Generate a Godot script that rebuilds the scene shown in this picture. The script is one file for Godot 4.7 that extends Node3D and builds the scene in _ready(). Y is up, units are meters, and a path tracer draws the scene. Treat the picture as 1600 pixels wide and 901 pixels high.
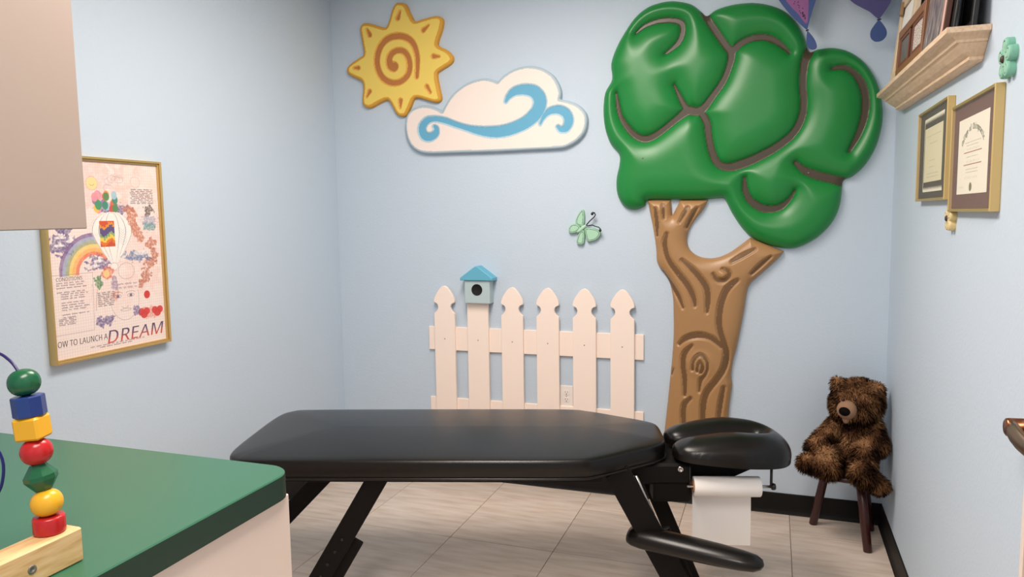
extends Node3D
# A small treatment room: back wall at z = 0, left wall at x = -2.392, right wall at x = 0.505, y up, metres.

const LEFT := -2.392
const RIGHT := 0.505
const FRONT := 4.7
const CEILING := 2.74

var M := {}
var taken := {}


func _ready() -> void:
	view_and_light()
	materials()
	room()
	door()
	counter()
	treatment_table()
	paper_roll()
	fence()
	outlet()
	tree()
	sun_and_cloud()
	wall_butterfly()
	hanging_ornament()
	poster()
	shelf()
	diplomas()
	flowers()
	stool()
	bear()
	bead_maze()


func view_and_light() -> void:
	var cam := Camera3D.new()
	cam.name = "camera"
	add_child(cam)
	cam.position = Vector3(0, 1.476, 3.737)
	cam.rotation_degrees = Vector3(-5.7, 19.5, -0.8)
	cam.fov = 2.0 * rad_to_deg(atan(450.5 / 1155.0))
	cam.near = 0.05
	cam.current = true
	var env := Environment.new()
	env.background_mode = Environment.BG_COLOR
	env.background_color = Color(0, 0, 0)
	env.ambient_light_source = Environment.AMBIENT_SOURCE_DISABLED
	env.tonemap_mode = Environment.TONE_MAPPER_LINEAR
	env.tonemap_exposure = 1.12
	env.sdfgi_enabled = true
	env.ssao_enabled = true
	env.ssil_enabled = true
	var we := WorldEnvironment.new()
	we.name = "world"
	we.environment = env
	add_child(we)
	# the two recessed ceiling troffers are built in room(); their light is set here
	for at in [Vector3(-0.98, CEILING - 0.002, 1.55), Vector3(-0.4, CEILING - 0.002, 3.4)]:
		var l := AreaLight3D.new()
		l.name = "troffer_light"
		l.area_normalize_energy = true
		l.area_size = Vector2(0.56, 1.16)
		l.light_color = Color(1.0, 0.95, 0.91)
		l.light_energy = 4.7 if at.z < 2.0 else 3.4
		l.shadow_enabled = true
		l.set("area_range", 9.0)
		add_child(l, true)
		l.position = at
		l.rotation_degrees = Vector3(-90, 0, 0)


# ---------------------------------------------------------------- helpers

func numbered(called: String) -> String:
	taken[called] = taken.get(called, -1) + 1
	return called if taken[called] == 0 else "%s_%03d" % [called, taken[called]]


func tag(o: Node, label: String, category: String, group := "") -> void:
	o.set_meta("label", label)
	o.set_meta("category", category)
	if group:
		o.set_meta("group", group)


func thing(called: String, label: String, category: String, at := Vector3.ZERO, turn := Vector3.ZERO, group := "") -> Node3D:
	var o := Node3D.new()
	o.name = numbered(called)
	add_child(o)
	o.position = at
	o.rotation_degrees = turn
	tag(o, label, category, group)
	return o


func obj(called: String, mesh: Mesh, m: Material, parent: Node, at := Vector3.ZERO, turn := Vector3.ZERO) -> MeshInstance3D:
	var o := MeshInstance3D.new()
	o.name = numbered(called) if parent == self else called
	o.mesh = mesh
	o.material_override = m
	parent.add_child(o, true)
	o.position = at
	o.rotation_degrees = turn
	return o


func struct(called: String, mesh: Mesh, m: Material, at := Vector3.ZERO) -> MeshInstance3D:
	var o := obj(called, mesh, m, self, at)
	o.set_meta("kind", "structure")
	return o


func lin(r: float, g: float, b: float) -> Color:
	return Color(r / 255.0, g / 255.0, b / 255.0).srgb_to_linear()


func mat(color: Color, rough := 0.6, metal := 0.0, specular := 0.5) -> StandardMaterial3D:
	var m := StandardMaterial3D.new()
	m.albedo_color = color
	m.roughness = rough
	m.metallic = metal
	m.metallic_specular = specular
	return m


func rgb(r: float, g: float, b: float) -> Color:
	return Color(r / 255.0, g / 255.0, b / 255.0)


func tinted(rough := 0.6, specular := 0.5) -> StandardMaterial3D:
	var m := mat(Color.WHITE, rough, 0.0, specular)
	m.vertex_color_use_as_albedo = true
	return m


func noise(freq: float, octaves := 4, seed_ := 1, kind := FastNoiseLite.TYPE_SIMPLEX_SMOOTH) -> FastNoiseLite:
	var n := FastNoiseLite.new()
	n.seed = seed_
	n.noise_type = kind
	n.frequency = freq
	n.fractal_octaves = octaves
	return n


func ramp(stops: Array) -> Gradient:
	var g := Gradient.new()
	g.offsets = PackedFloat32Array(stops.map(func(s): return s[0]))
	g.colors = PackedColorArray(stops.map(func(s): return s[1]))
	return g


func noise_texture(n: FastNoiseLite, size: int, g: Gradient = null, bump := 0.0) -> NoiseTexture2D:
	var t := NoiseTexture2D.new()
	t.width = size
	t.height = size
	t.seamless = true
	t.noise = n
	if g:
		t.color_ramp = g
	if bump > 0.0:
		t.as_normal_map = true
		t.bump_strength = bump
	return t


func bumpy(m: StandardMaterial3D, t: Texture2D, per_metre: float, strength: float, world := true) -> StandardMaterial3D:
	m.uv1_triplanar = true
	m.uv1_world_triplanar = world
	m.uv1_scale = Vector3.ONE * per_metre
	m.normal_enabled = true
	m.normal_texture = t
	m.normal_scale = strength
	return m


func begin() -> SurfaceTool:
	var st := SurfaceTool.new()
	st.begin(Mesh.PRIMITIVE_TRIANGLES)
	return st


func done(st: SurfaceTool) -> ArrayMesh:
	st.generate_normals()
	st.index()
	return st.commit()


func tri(st: SurfaceTool, a: Vector3, b: Vector3, c: Vector3, out: Vector3) -> void:
	if (b - a).cross(c - a).dot(out) > 0.0:
		st.add_vertex(a); st.add_vertex(c); st.add_vertex(b)
	else:
		st.add_vertex(a); st.add_vertex(b); st.add_vertex(c)


func quad(st: SurfaceTool, a: Vector3, b: Vector3, c: Vector3, d: Vector3, out: Vector3) -> void:
	tri(st, a, b, c, out)
	tri(st, a, c, d, out)


# a box with chamfered edges, added to st
func add_box(st: SurfaceTool, at: Vector3, size: Vector3, r := 0.002, basis := Basis.IDENTITY) -> void:
	st.set_smooth_group(-1)
	var h := size / 2.0
	r = minf(r, minf(h.x, minf(h.y, h.z)) * 0.9)
	var v := func(sx: int, sy: int, sz: int, axis: int) -> Vector3:
		var p := Vector3(sx * h.x, sy * h.y, sz * h.z)
		if axis != 0: p.x -= sx * r
		if axis != 1: p.y -= sy * r
		if axis != 2: p.z -= sz * r
		return at + basis * p
	for s in [-1, 1]:
		quad(st, v.call(s, -1, -1, 0), v.call(s, 1, -1, 0), v.call(s, 1, 1, 0), v.call(s, -1, 1, 0), basis * Vector3(s, 0, 0))
		quad(st, v.call(-1, s, -1, 1), v.call(1, s, -1, 1), v.call(1, s, 1, 1), v.call(-1, s, 1, 1), basis * Vector3(0, s, 0))
		quad(st, v.call(-1, -1, s, 2), v.call(1, -1, s, 2), v.call(1, 1, s, 2), v.call(-1, 1, s, 2), basis * Vector3(0, 0, s))
		for t in [-1, 1]:
			quad(st, v.call(s, t, -1, 0), v.call(s, t, 1, 0), v.call(s, t, 1, 1), v.call(s, t, -1, 1), basis * Vector3(s, t, 0))
			quad(st, v.call(s, -1, t, 0), v.call(s, 1, t, 0), v.call(s, 1, t, 2), v.call(s, -1, t, 2), basis * Vector3(s, 0, t))
			quad(st, v.call(-1, s, t, 1), v.call(1, s, t, 1), v.call(1, s, t, 2), v.call(-1, s, t, 2), basis * Vector3(0, s, t))
			for u in [-1, 1]:
				tri(st, v.call(s, t, u, 0), v.call(s, t, u, 1), v.call(s, t, u, 2), basis * Vector3(s, t, u))


func box(size: Vector3, r := 0.002, at := Vector3.ZERO) -> ArrayMesh:
	var st := begin()
	add_box(st, at, size, r)
	return done(st)


# a beam of rectangular section between two points; wide is measured along side
func add_beam(st: SurfaceTool, a: Vector3, b: Vector3, wide: float, thick: float, side: Vector3, r := 0.004) -> void:
	var y := (b - a).normalized()
	var x := (side - y * side.dot(y)).normalized()
	add_box(st, (a + b) / 2.0, Vector3(wide, a.distance_to(b), thick), r, Basis(x, y, x.cross(y)))


func beam(a: Vector3, b: Vector3, wide: float, thick: float, side: Vector3, r := 0.004) -> ArrayMesh:
	var st := begin()
	add_beam(st, a, b, wide, thick, side, r)
	return done(st)


# profile: Vector2(radius, height) from bottom to top
func add_lathe(st: SurfaceTool, profile: Array, sides := 32, at := Vector3.ZERO, basis := Basis.IDENTITY, smooth := true) -> void:
	st.set_smooth_group(0 if smooth else -1)
	for i in sides:
		var a := TAU * i / sides
		var b := TAU * (i + 1) / sides
		var da := Vector3(cos(a), 0, sin(a))
		var db := Vector3(cos(b), 0, sin(b))
		for k in profile.size() - 1:
			var p: Vector2 = profile[k]
			var q: Vector2 = profile[k + 1]
			var out := basis * ((da + db) * (q.y - p.y) + Vector3(0, -2.0 * (q.x - p.x), 0))
			var p0 := at + basis * (da * p.x + Vector3(0, p.y, 0))
			var p1 := at + basis * (db * p.x + Vector3(0, p.y, 0))
			var q0 := at + basis * (da * q.x + Vector3(0, q.y, 0))
			var q1 := at + basis * (db * q.x + Vector3(0, q.y, 0))
			if p.x > 0.00001:
				tri(st, p0, p1, q1, out)
			if q.x > 0.00001:
				tri(st, p0, q1, q0, out)


func lathe(profile: Array, sides := 32, smooth := true) -> ArrayMesh:
	var st := begin()
	add_lathe(st, profile, sides, Vector3.ZERO, Basis.IDENTITY, smooth)
	return done(st)


func add_tube(st: SurfaceTool, path: Array, radii: Array, sides := 14, flat := 1.0) -> void:
	st.set_smooth_group(0)
	var rings := []
	var side := Vector3.UP
	for i in path.size():
		var a: Vector3 = path[maxi(i - 1, 0)]
		var b: Vector3 = path[mini(i + 1, path.size() - 1)]
		var d := (b - a).normalized()
		if i == 0:
			side = Vector3.UP if absf(d.y) < 0.9 else Vector3.RIGHT
		side = (side - d * side.dot(d)).normalized()
		var other := d.cross(side)
		var r: float = radii[i] if i < radii.size() else radii[-1]
		var ring := []
		for k in sides:
			var t := TAU * k / sides
			ring.append((path[i] as Vector3) + side * cos(t) * r * flat + other * sin(t) * r)
		rings.append(ring)
	for i in path.size() - 1:
		for k in sides:
			var n := (k + 1) % sides
			var mid: Vector3 = (path[i] + path[i + 1]) / 2.0
			quad(st, rings[i][k], rings[i][n], rings[i + 1][n], rings[i + 1][k], (rings[i][k] + rings[i + 1][n]) / 2.0 - mid)
	for k in sides:
		var n := (k + 1) % sides
		tri(st, path[0], rings[0][k], rings[0][n], path[0] - path[1])
		tri(st, path[-1], rings[-1][k], rings[-1][n], path[-1] - path[-2])


func tube(path: Array, radii: Array, sides := 14, flat := 1.0) -> ArrayMesh:
	var st := begin()
	add_tube(st, path, radii, sides, flat)
	return done(st)


# a flat polygon extruded from z = 0 to z = depth, front edges chamfered by r
func add_slab(st: SurfaceTool, pts: PackedVector2Array, depth: float, r := 0.002) -> void:
	st.set_smooth_group(-1)
	var n := pts.size()
	var area := 0.0
	for i in n:
		area += pts[i].cross(pts[(i + 1) % n])
	var s := 1.0 if area > 0.0 else -1.0
	var inner := PackedVector2Array()
	for i in n:
		var e0 := (pts[i] - pts[(i + n - 1) % n]).normalized()
		var e1 := (pts[(i + 1) % n] - pts[i]).normalized()
		var m := (Vector2(-e0.y, e0.x) + Vector2(-e1.y, e1.x)) * s
		inner.append(pts[i] + m.normalized() * r * minf(1.6, 2.0 / maxf(m.length(), 0.4)))
	var t := Geometry2D.triangulate_polygon(pts)
	for i in range(0, t.size(), 3):
		var a := [t[i], t[i + 1], t[i + 2]]
		tri(st, z3(inner[a[0]], depth), z3(inner[a[1]], depth), z3(inner[a[2]], depth), Vector3.BACK)
		tri(st, z3(pts[a[0]], 0), z3(pts[a[1]], 0), z3(pts[a[2]], 0), Vector3.FORWARD)
	for i in n:
		var j := (i + 1) % n
		var e := (pts[j] - pts[i]).normalized()
		var out := Vector3(e.y, -e.x, 0) * s
		quad(st, z3(pts[i], 0), z3(pts[j], 0), z3(pts[j], depth - r), z3(pts[i], depth - r), out)
		quad(st, z3(pts[i], depth - r), z3(pts[j], depth - r), z3(inner[j], depth), z3(inner[i], depth), out + Vector3.BACK)


func slab(pts: PackedVector2Array, depth: float, r := 0.002) -> ArrayMesh:
	var st := begin()
	add_slab(st, pts, depth, r)
	return done(st)


func z3(p: Vector2, z: float) -> Vector3:
	return Vector3(p.x, p.y, z)


func pairs(flat: Array, origin := Vector2.ZERO) -> PackedVector2Array:
	var out := PackedVector2Array()
	for i in range(0, flat.size(), 2):
		out.append(Vector2(flat[i], flat[i + 1]) - origin)
	return out


# Catmull-Rom through a closed ring of points
func rounded(p: PackedVector2Array, steps := 5) -> PackedVector2Array:
	var out := PackedVector2Array()
	var n := p.size()
	for i in n:
		var a := p[i]
		var b := p[(i + 1) % n]
		if a.is_equal_approx(b):
			continue
		for k in steps:
			out.append(a.cubic_interpolate(b, p[(i + n - 1) % n], p[(i + 2) % n], float(k) / steps))
	return out


# x, y, radius triples -> a smooth stroke [points, radii]
func stroke(flat: Array, origin := Vector2.ZERO, steps := 4) -> Array:
	var p := []
	for i in range(0, flat.size(), 3):
		p.append(Vector3(flat[i] - origin.x, flat[i + 1] - origin.y, flat[i + 2]))
	var pts := PackedVector2Array()
	var rad := PackedFloat32Array()
	var n := p.size()
	for i in n - 1:
		for k in steps + (1 if i == n - 2 else 0):
			var v: Vector3 = (p[i] as Vector3).cubic_interpolate(p[i + 1], p[maxi(i - 1, 0)], p[mini(i + 2, n - 1)], float(k) / steps)
			pts.append(Vector2(v.x, v.y))
			rad.append(maxf(v.z, 0.0005))
	return [pts, rad]


# A carved or moulded plaque: outline and strokes in the plane, height towards +z. Keys of k:
#   t0 height of the rim, h rise of the face, w width of the rounded rim, base colour, band / band_w painted rim,
#   depth and gw of the carved strokes, stroke colour, ring / ring_w painted border of a stroke,
#   puffy: the face swells between the strokes; line / line_at / line_w: an outline carved inside the rim
func relief(outline: PackedVector2Array, strokes: Array, cell: float, k: Dictionary) -> ArrayMesh:
	var lo := outline[0]
	var hi := outline[0]
	for p in outline:
		lo = lo.min(p)
		hi = hi.max(p)
	lo -= Vector2(cell, cell) * 1.7
	var nx := int((hi.x - lo.x) / cell) + 4
	var ny := int((hi.y - lo.y) / cell) + 4
	var n := nx * ny
	var w: float = k.w
	var puffy: bool = k.get("puffy", false)
	var reach := maxf(maxf(w, k.get("band_w", 0.0)), maxf(k.get("line_at", 0.0) + 0.01, cell * 2.6))
	var ds := PackedFloat32Array()
	ds.resize(n)
	ds.fill(9.0)
	var near := PackedVector2Array()
	near.resize(n)
	var m := outline.size()
	for i in m:
		var a := outline[i]
		var b := outline[(i + 1) % m]
		var ab := b - a
		var ll := maxf(ab.length_squared(), 1e-12)
		var i0 := maxi(0, int((minf(a.x, b.x) - reach - lo.x) / cell))
		var i1 := mini(nx - 1, int((maxf(a.x, b.x) + reach - lo.x) / cell) + 1)
		var j0 := maxi(0, int((minf(a.y, b.y) - reach - lo.y) / cell))
		var j1 := mini(ny - 1, int((maxf(a.y, b.y) + reach - lo.y) / cell) + 1)
		for j in range(j0, j1 + 1):
			for q in range(i0, i1 + 1):
				var p := Vector2(lo.x + q * cell, lo.y + j * cell)
				var c := a + ab * clampf((p - a).dot(ab) / ll, 0.0, 1.0)
				var d := p.distance_to(c)
				if d < ds[j * nx + q]:
					ds[j * nx + q] = d
					near[j * nx + q] = c
	var inside := PackedByteArray()
	inside.resize(n)
	for j in ny:
		var y := lo.y + j * cell
		var xs := []
		for i in m:
			var a := outline[i]
			var b := outline[(i + 1) % m]
			if (a.y > y) != (b.y > y):
				xs.append(a.x + (y - a.y) / (b.y - a.y) * (b.x - a.x))
		xs.sort()
		for s in range(0, xs.size() - 1, 2):
			for q in range(ceili((xs[s] - lo.x) / cell), floori((xs[s + 1] - lo.x) / cell) + 1):
				inside[j * nx + q] = 1
	var gs := PackedFloat32Array()
	gs.resize(n)
	gs.fill(9.0)
	var soft: float = w if puffy else maxf(k.get("gw", 0.004), k.get("ring_w", 0.0)) + cell
	for g in strokes:
		var pts: PackedVector2Array = g[0]
		var rad: PackedFloat32Array = g[1]
		for i in pts.size() - 1:
			var a := pts[i]
			var b := pts[i + 1]
			var ab := b - a
			var ll := maxf(ab.length_squared(), 1e-12)
			var far := soft + maxf(rad[i], rad[i + 1])
			var i0 := maxi(0, int((minf(a.x, b.x) - far - lo.x) / cell))
			var i1 := mini(nx - 1, int((maxf(a.x, b.x) + far - lo.x) / cell) + 1)
			var j0 := maxi(0, int((minf(a.y, b.y) - far - lo.y) / cell))
			var j1 := mini(ny - 1, int((maxf(a.y, b.y) + far - lo.y) / cell) + 1)
			for j in range(j0, j1 + 1):
				for q in range(i0, i1 + 1):
					var p := Vector2(lo.x + q * cell, lo.y + j * cell)
					var t := clampf((p - a).dot(ab) / ll, 0.0, 1.0)
					var d := p.distance_to(a + ab * t) - lerpf(rad[i], rad[i + 1], t)
					if d < gs[j * nx + q]:
						gs[j * nx + q] = d
	var base: Color = k.base
	var pos := PackedVector3Array()
	pos.resize(n)
	var col := PackedColorArray()
	col.resize(n)
	for i in n:
		var p := Vector2(lo.x + (i % nx) * cell, lo.y + (i / nx) * cell)
		var d := ds[i]
		var g := gs[i]
		if not inside[i]:
			p = near[i]
			d = 0.0
		var c := base
		var z: float
		if puffy:
			var e := clampf(minf(d, maxf(g, 0.0)) / w, 0.0, 1.0)
			var e2 := clampf(d / (0.35 * w), 0.0, 1.0)
			z = k.t0 + k.floor_h * sqrt(1.0 - (1.0 - e2) * (1.0 - e2)) + k.h * pow(1.0 - (1.0 - e) * (1.0 - e), 0.62)
		else:
			var e := clampf(d / w, 0.0, 1.0)
			var rise: float = k.h
			if k.has("thin_end"):
				rise *= lerpf(k.thin_end[2], 1.0, smoothstep(k.thin_end[0], k.thin_end[1], p.x))
			z = k.t0 + rise * sqrt(1.0 - (1.0 - e) * (1.0 - e))
			if g < k.get("gw", 0.004):
				var f := clampf(g / k.get("gw", 0.004), 0.0, 1.0)
				z -= k.depth * (1.0 - f * f * (3.0 - 2.0 * f))
		if k.has("band") and d < k.band_w:
			c = k.band
		if k.has("line") and absf(d - k.line_at) < k.line_w:
			c = k.line
			z -= 0.002
		if g < 0.0:
			c = k.stroke
		elif k.has("ring") and g < k.ring_w:
			c = k.ring
		for b in k.get("bumps", []):
			var r: float = p.distance_to(Vector2(b[0], b[1])) / b[2]
			if r < 1.0:
				z += b[3] * (1.0 - r * r) * (1.0 - r * r)
		pos[i] = Vector3(p.x, p.y, z)
		col[i] = c
	if puffy:
		# soften the ridges where two slopes meet
		for pass_ in 10:
			var old := pos.duplicate()
			for i in n:
				if inside[i] and gs[i] > 0.004 and ds[i] > 0.008:
					var a := (old[i - 1].z + old[i + 1].z + old[i - nx].z + old[i + nx].z) / 4.0
					pos[i].z = lerpf(old[i].z, a, clampf(minf(gs[i], ds[i]) / 0.03, 0.0, 1.0))
	var st := begin()
	var edges := {}
	for j in ny - 1:
		for q in nx - 1:
			var a := j * nx + q
			var b := a + 1
			var c := b + nx
			var d := a + nx
			if not (inside[a] or inside[b] or inside[c] or inside[d]):
				continue
			st.set_smooth_group(0)
			for t in [[a, d, c], [a, c, b]]:
				if pos[t[0]].is_equal_approx(pos[t[1]]) or pos[t[1]].is_equal_approx(pos[t[2]]) or pos[t[0]].is_equal_approx(pos[t[2]]):
					continue
				for s in 3:
					st.set_color(col[t[s]])
					st.add_vertex(pos[t[s]])
					var u: int = t[s]
					var v: int = t[(s + 1) % 3]
					if not inside[u] and not inside[v]:
						var key := mini(u, v) * n + maxi(u, v)
						if edges.has(key):
							edges.erase(key)
						else:
							edges[key] = [u, v]
	st.set_smooth_group(1)
	st.set_color(k.get("band", base))
	for e in edges.values():
		var a: Vector3 = pos[e[0]]
		var b: Vector3 = pos[e[1]]
		var a0 := Vector3(a.x, a.y, 0)
		var b0 := Vector3(b.x, b.y, 0)
		for v in [b, a, a0, b, a0, b0]:
			st.add_vertex(v)
	return done(st)


func text(words: String, size: float, depth := 0.0008, family := "Droid Sans") -> TextMesh:
	var t := TextMesh.new()
	var f := SystemFont.new()
	f.font_names = PackedStringArray([family])
	t.font = f
	t.text = words
	t.font_size = 64
	t.pixel_size = size / 64.0
	t.depth = depth
	t.curve_step = 4.0
	return t


# ---------------------------------------------------------------- materials

func materials() -> void:
	var peel := noise_texture(noise(0.022, 3, 5), 512, null, 6.0)
	M.wall = bumpy(mat(rgb(197, 212, 226), 0.62, 0.0, 0.35), peel, 5.5, 0.22)
	M.ceiling = bumpy(mat(rgb(236, 234, 230), 0.8, 0.0, 0.3), peel, 5.5, 0.25)
	M.baseboard = mat(rgb(17, 14, 13), 0.55, 0.0, 0.35)
	M.grout = mat(rgb(96, 84, 74), 0.9)
	var streaks := noise_texture(noise(0.011, 5, 11), 512, ramp([[0.0, rgb(202, 183, 167)], [0.3, rgb(217, 199, 183)], [0.5, rgb(223, 206, 191)], [0.72, rgb(228, 212, 198)], [1.0, rgb(234, 220, 208)]]))
	M.tiles = []
	for i in 5:
		var t := mat(Color(1, 1, 1) * [1.0, 0.97, 0.985, 0.95, 0.99][i], 0.42)
		t.albedo_color.a = 1.0
		t.albedo_texture = streaks
		t.uv1_triplanar = true
		t.uv1_world_triplanar = true
		t.uv1_scale = Vector3(0.55, 1.0, 3.6)
		t.uv1_offset = Vector3(0.37 * i, 0.0, 0.61 * i)
		M.tiles.append(t)
	M.laminate = mat(rgb(50, 106, 80), 0.33)
	M.cabinet = mat(rgb(238, 221, 209), 0.5)
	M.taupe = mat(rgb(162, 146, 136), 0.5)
	M.edge_band = mat(rgb(26, 56, 43), 0.4)
	M.toe = mat(rgb(40, 36, 34), 0.7)
	var grain := noise_texture(noise(0.06, 3, 21), 256, null, 3.0)
	M.vinyl = bumpy(mat(rgb(16, 13, 12), 0.28, 0.0, 0.42), grain, 14.0, 0.12, false)
	M.black_paint = mat(rgb(15, 12, 11), 0.6, 0.0, 0.3)
	M.black_plastic = mat(rgb(18, 17, 17), 0.4)
	M.chrome = mat(rgb(205, 200, 196), 0.25, 1.0)
	M.paper = mat(rgb(244, 240, 236), 0.85)
	M.card = mat(rgb(168, 122, 86), 0.85)
	M.white_paint = mat(rgb(252, 234, 221), 0.5)
	M.screw = mat(rgb(150, 140, 130), 0.45, 0.7)
	M.plate = mat(rgb(240, 232, 226), 0.4)
	M.slot = mat(rgb(40, 34, 32), 0.7)
	M.roof_blue = mat(rgb(100, 178, 204), 0.5)
	M.house_blue = mat(rgb(184, 203, 206), 0.5)
	M.hole = mat(rgb(22, 20, 22), 0.9)
	M.painted = tinted(0.36, 0.5)
	M.matte = tinted(0.55, 0.4)
	M.black_wire = mat(rgb(24, 22, 24), 0.4)
	M.gold = mat(rgb(208, 178, 118), 0.34, 0.6)
	M.gold_side = mat(rgb(206, 178, 120), 0.5, 0.4)
	M.bronze = mat(rgb(150, 96, 70), 0.28, 1.0)
	M.nickel = mat(rgb(138, 118, 100), 0.35, 1.0)
	var pine := noise_texture(noise(0.02, 4, 31), 256, ramp([[0.0, rgb(206, 160, 104)], [0.45, rgb(226, 186, 130)], [1.0, rgb(238, 204, 154)]]))
	M.pine = mat(Color.WHITE, 0.5)
	M.pine.albedo_texture = pine
	M.pine.uv1_triplanar = true
	M.pine.uv1_scale = Vector3(14, 14, 2.0)
	var pale := noise_texture(noise(0.025, 4, 37), 256, ramp([[0.0, rgb(204, 174, 144)], [0.4, rgb(220, 192, 162)], [1.0, rgb(232, 206, 178)]]))
	M.pale_wood = mat(Color.WHITE, 0.6)
	M.pale_wood.albedo_texture = pale
	M.pale_wood.uv1_triplanar = true
	M.pale_wood.uv1_scale = Vector3(1.6, 14, 14)
	M.brown_wood = mat(rgb(132, 86, 54), 0.45)
	M.red_wood = mat(rgb(58, 24, 22), 0.35)


# ---------------------------------------------------------------- the room

func room() -> void:
	# floor: square tiles on a screed, joints recessed
	var width := RIGHT - LEFT
	var f := struct("floor", box(Vector3(width + 0.2, 0.1, FRONT + 0.2), 0.001), M.grout, Vector3((LEFT + RIGHT) / 2.0, -0.0535, FRONT / 2.0))
	var xs := [LEFT]
	var x := 0.1 - 0.4935 * 5.0
	while x < RIGHT:
		if x > LEFT + 0.01:
			xs.append(x)
		x += 0.4935
	xs.append(RIGHT)
	var zs := [0.0]
	var z := 0.236
	while z < FRONT:
		zs.append(z)
		z += 0.505
	zs.append(FRONT)
	var made := {}
	for i in xs.size() - 1:
		for j in zs.size() - 1:
			var size := Vector3(xs[i + 1] - xs[i] - 0.0022, 0.006, zs[j + 1] - zs[j] - 0.0022)
			var key := "%.3f %.3f" % [size.x, size.z]
			if not made.has(key):
				made[key] = box(size, 0.0012)
			obj("tile", made[key], M.tiles[(i * 3 + j * 7 + i * j) % 5], f, Vector3((xs[i] + xs[i + 1]) / 2.0, -0.003, (zs[j] + zs[j + 1]) / 2.0) - f.position)
	struct("wall_back", box(Vector3(width + 0.24, CEILING + 0.1, 0.12), 0.001), M.wall, Vector3((LEFT + RIGHT) / 2.0, CEILING / 2.0, -0.06))
	struct("wall_left", box(Vector3(0.12, CEILING + 0.1, FRONT), 0.001), M.wall, Vector3(LEFT - 0.06, CEILING / 2.0, FRONT / 2.0))
	struct("wall_front", box(Vector3(width + 0.24, CEILING + 0.1, 0.12), 0.001), M.wall, Vector3((LEFT + RIGHT) / 2.0, CEILING / 2.0, FRONT + 0.06))
	var st := begin()
	add_box(st, Vector3(0, CEILING / 2.0, 1.973 / 2.0), Vector3(0.12, CEILING + 0.1, 1.973), 0.001)
	add_box(st, Vector3(0, CEILING / 2.0, (2.80 + FRONT) / 2.0), Vector3(0.12, CEILING + 0.1, FRONT - 2.80), 0.001)
	add_box(st, Vector3(0, (2.08 + CEILING) / 2.0, (1.973 + 2.80) / 2.0), Vector3(0.12, CEILING - 2.08, 2.80 - 1.973), 0.0)
	struct("wall_right", done(st), M.wall, Vector3(RIGHT + 0.06, 0, 0))
	# ceiling with openings for the troffers
	st = begin()
	var spots := [Vector2(-0.98, 1.55), Vector2(-0.4, 3.4)]
	var z_cut := [0.0, spots[0].y - 0.6, spots[0].y + 0.6, spots[1].y - 0.6, spots[1].y + 0.6, FRONT]
	for k in 5:
		var mid: float = (z_cut[k] + z_cut[k + 1]) / 2.0
		var deep: float = z_cut[k + 1] - z_cut[k]
		if k % 2 == 0:
			add_box(st, Vector3((LEFT + RIGHT) / 2.0, CEILING + 0.06, mid), Vector3(width, 0.12, deep), 0.0)
		else:
			var c: float = spots[k / 2].x
			add_box(st, Vector3((LEFT + c - 0.3) / 2.0, CEILING + 0.06, mid), Vector3(c - 0.3 - LEFT, 0.12, deep), 0.0)
			add_box(st, Vector3((RIGHT + c + 0.3) / 2.0, CEILING + 0.06, mid), Vector3(RIGHT - c - 0.3, 0.12, deep), 0.0)
	struct("ceiling", done(st), M.ceiling)
	var glow := mat(rgb(240, 236, 228), 0.6)
	glow.emission_enabled = true
	glow.emission = Color(1.0, 0.95, 0.88)
	glow.emission_energy_multiplier = 1.0
	for i in 2:
		var t := thing("ceiling_light", ["recessed white ceiling light panel above the treatment table", "recessed white ceiling light panel near the door"][i], "ceiling light", Vector3(spots[i].x, CEILING, spots[i].y), Vector3.ZERO, "recessed ceiling lights")
		st = begin()
		for s in [-1, 1]:
			add_box(st, Vector3(s * 0.29, 0.03, 0), Vector3(0.016, 0.06, 1.198), 0.001)
			add_box(st, Vector3(0, 0.03, s * 0.591), Vector3(0.56, 0.06, 0.016), 0.001)
		add_box(st, Vector3(0, 0.08, 0), Vector3(0.598, 0.01, 1.198), 0.001)
		obj("housing", done(st), M.ceiling, t)
		obj("diffuser", box(Vector3(0.562, 0.006, 1.164), 0.001), glow, t, Vector3(0, 0.012, 0))
	# rubber cove base, 4 inches high
	var prof := PackedVector2Array([Vector2(0, 0), Vector2(0.016, 0), Vector2(0.0115, 0.005), Vector2(0.007, 0.016), Vector2(0.0055, 0.03), Vector2(0.005, 0.098), Vector2(0.003, 0.102), Vector2(0, 0.102)])
	run_base("baseboard_back", prof, Vector3(LEFT, 0, 0), Vector3.RIGHT, Vector3.BACK, width)
	run_base("baseboard_right", prof, Vector3(RIGHT, 0, 0.006), Vector3.BACK, Vector3.LEFT, 1.963)
	run_base("baseboard_left", prof, Vector3(LEFT, 0, 0.006), Vector3.BACK, Vector3.RIGHT, 2.38)


func run_base(called: String, prof: PackedVector2Array, at: Vector3, along: Vector3, out: Vector3, length: float) -> void:
	var st := begin()
	st.set_smooth_group(-1)
	var n := prof.size()
	for i in n:
		var p := prof[i]
		var q := prof[(i + 1) % n]
		var a := out * p.x + Vector3.UP * p.y
		var b := out * q.x + Vector3.UP * q.y
		quad(st, a, b, b + along * length, a + along * length, (b - a).cross(along) * (1.0 if out.cross(Vector3.UP).dot(along) < 0 else -1.0) * -1.0)
	for e in [0.0, length]:
		for i in range(1, n - 1):
			tri(st, out * prof[0].x + along * e, out * prof[i].x + Vector3.UP * prof[i].y + along * e, out * prof[i + 1].x + Vector3.UP * prof[i + 1].y + along * e, along * (e - length / 2.0))
	struct(called, done(st), M.baseboard, at)


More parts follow.
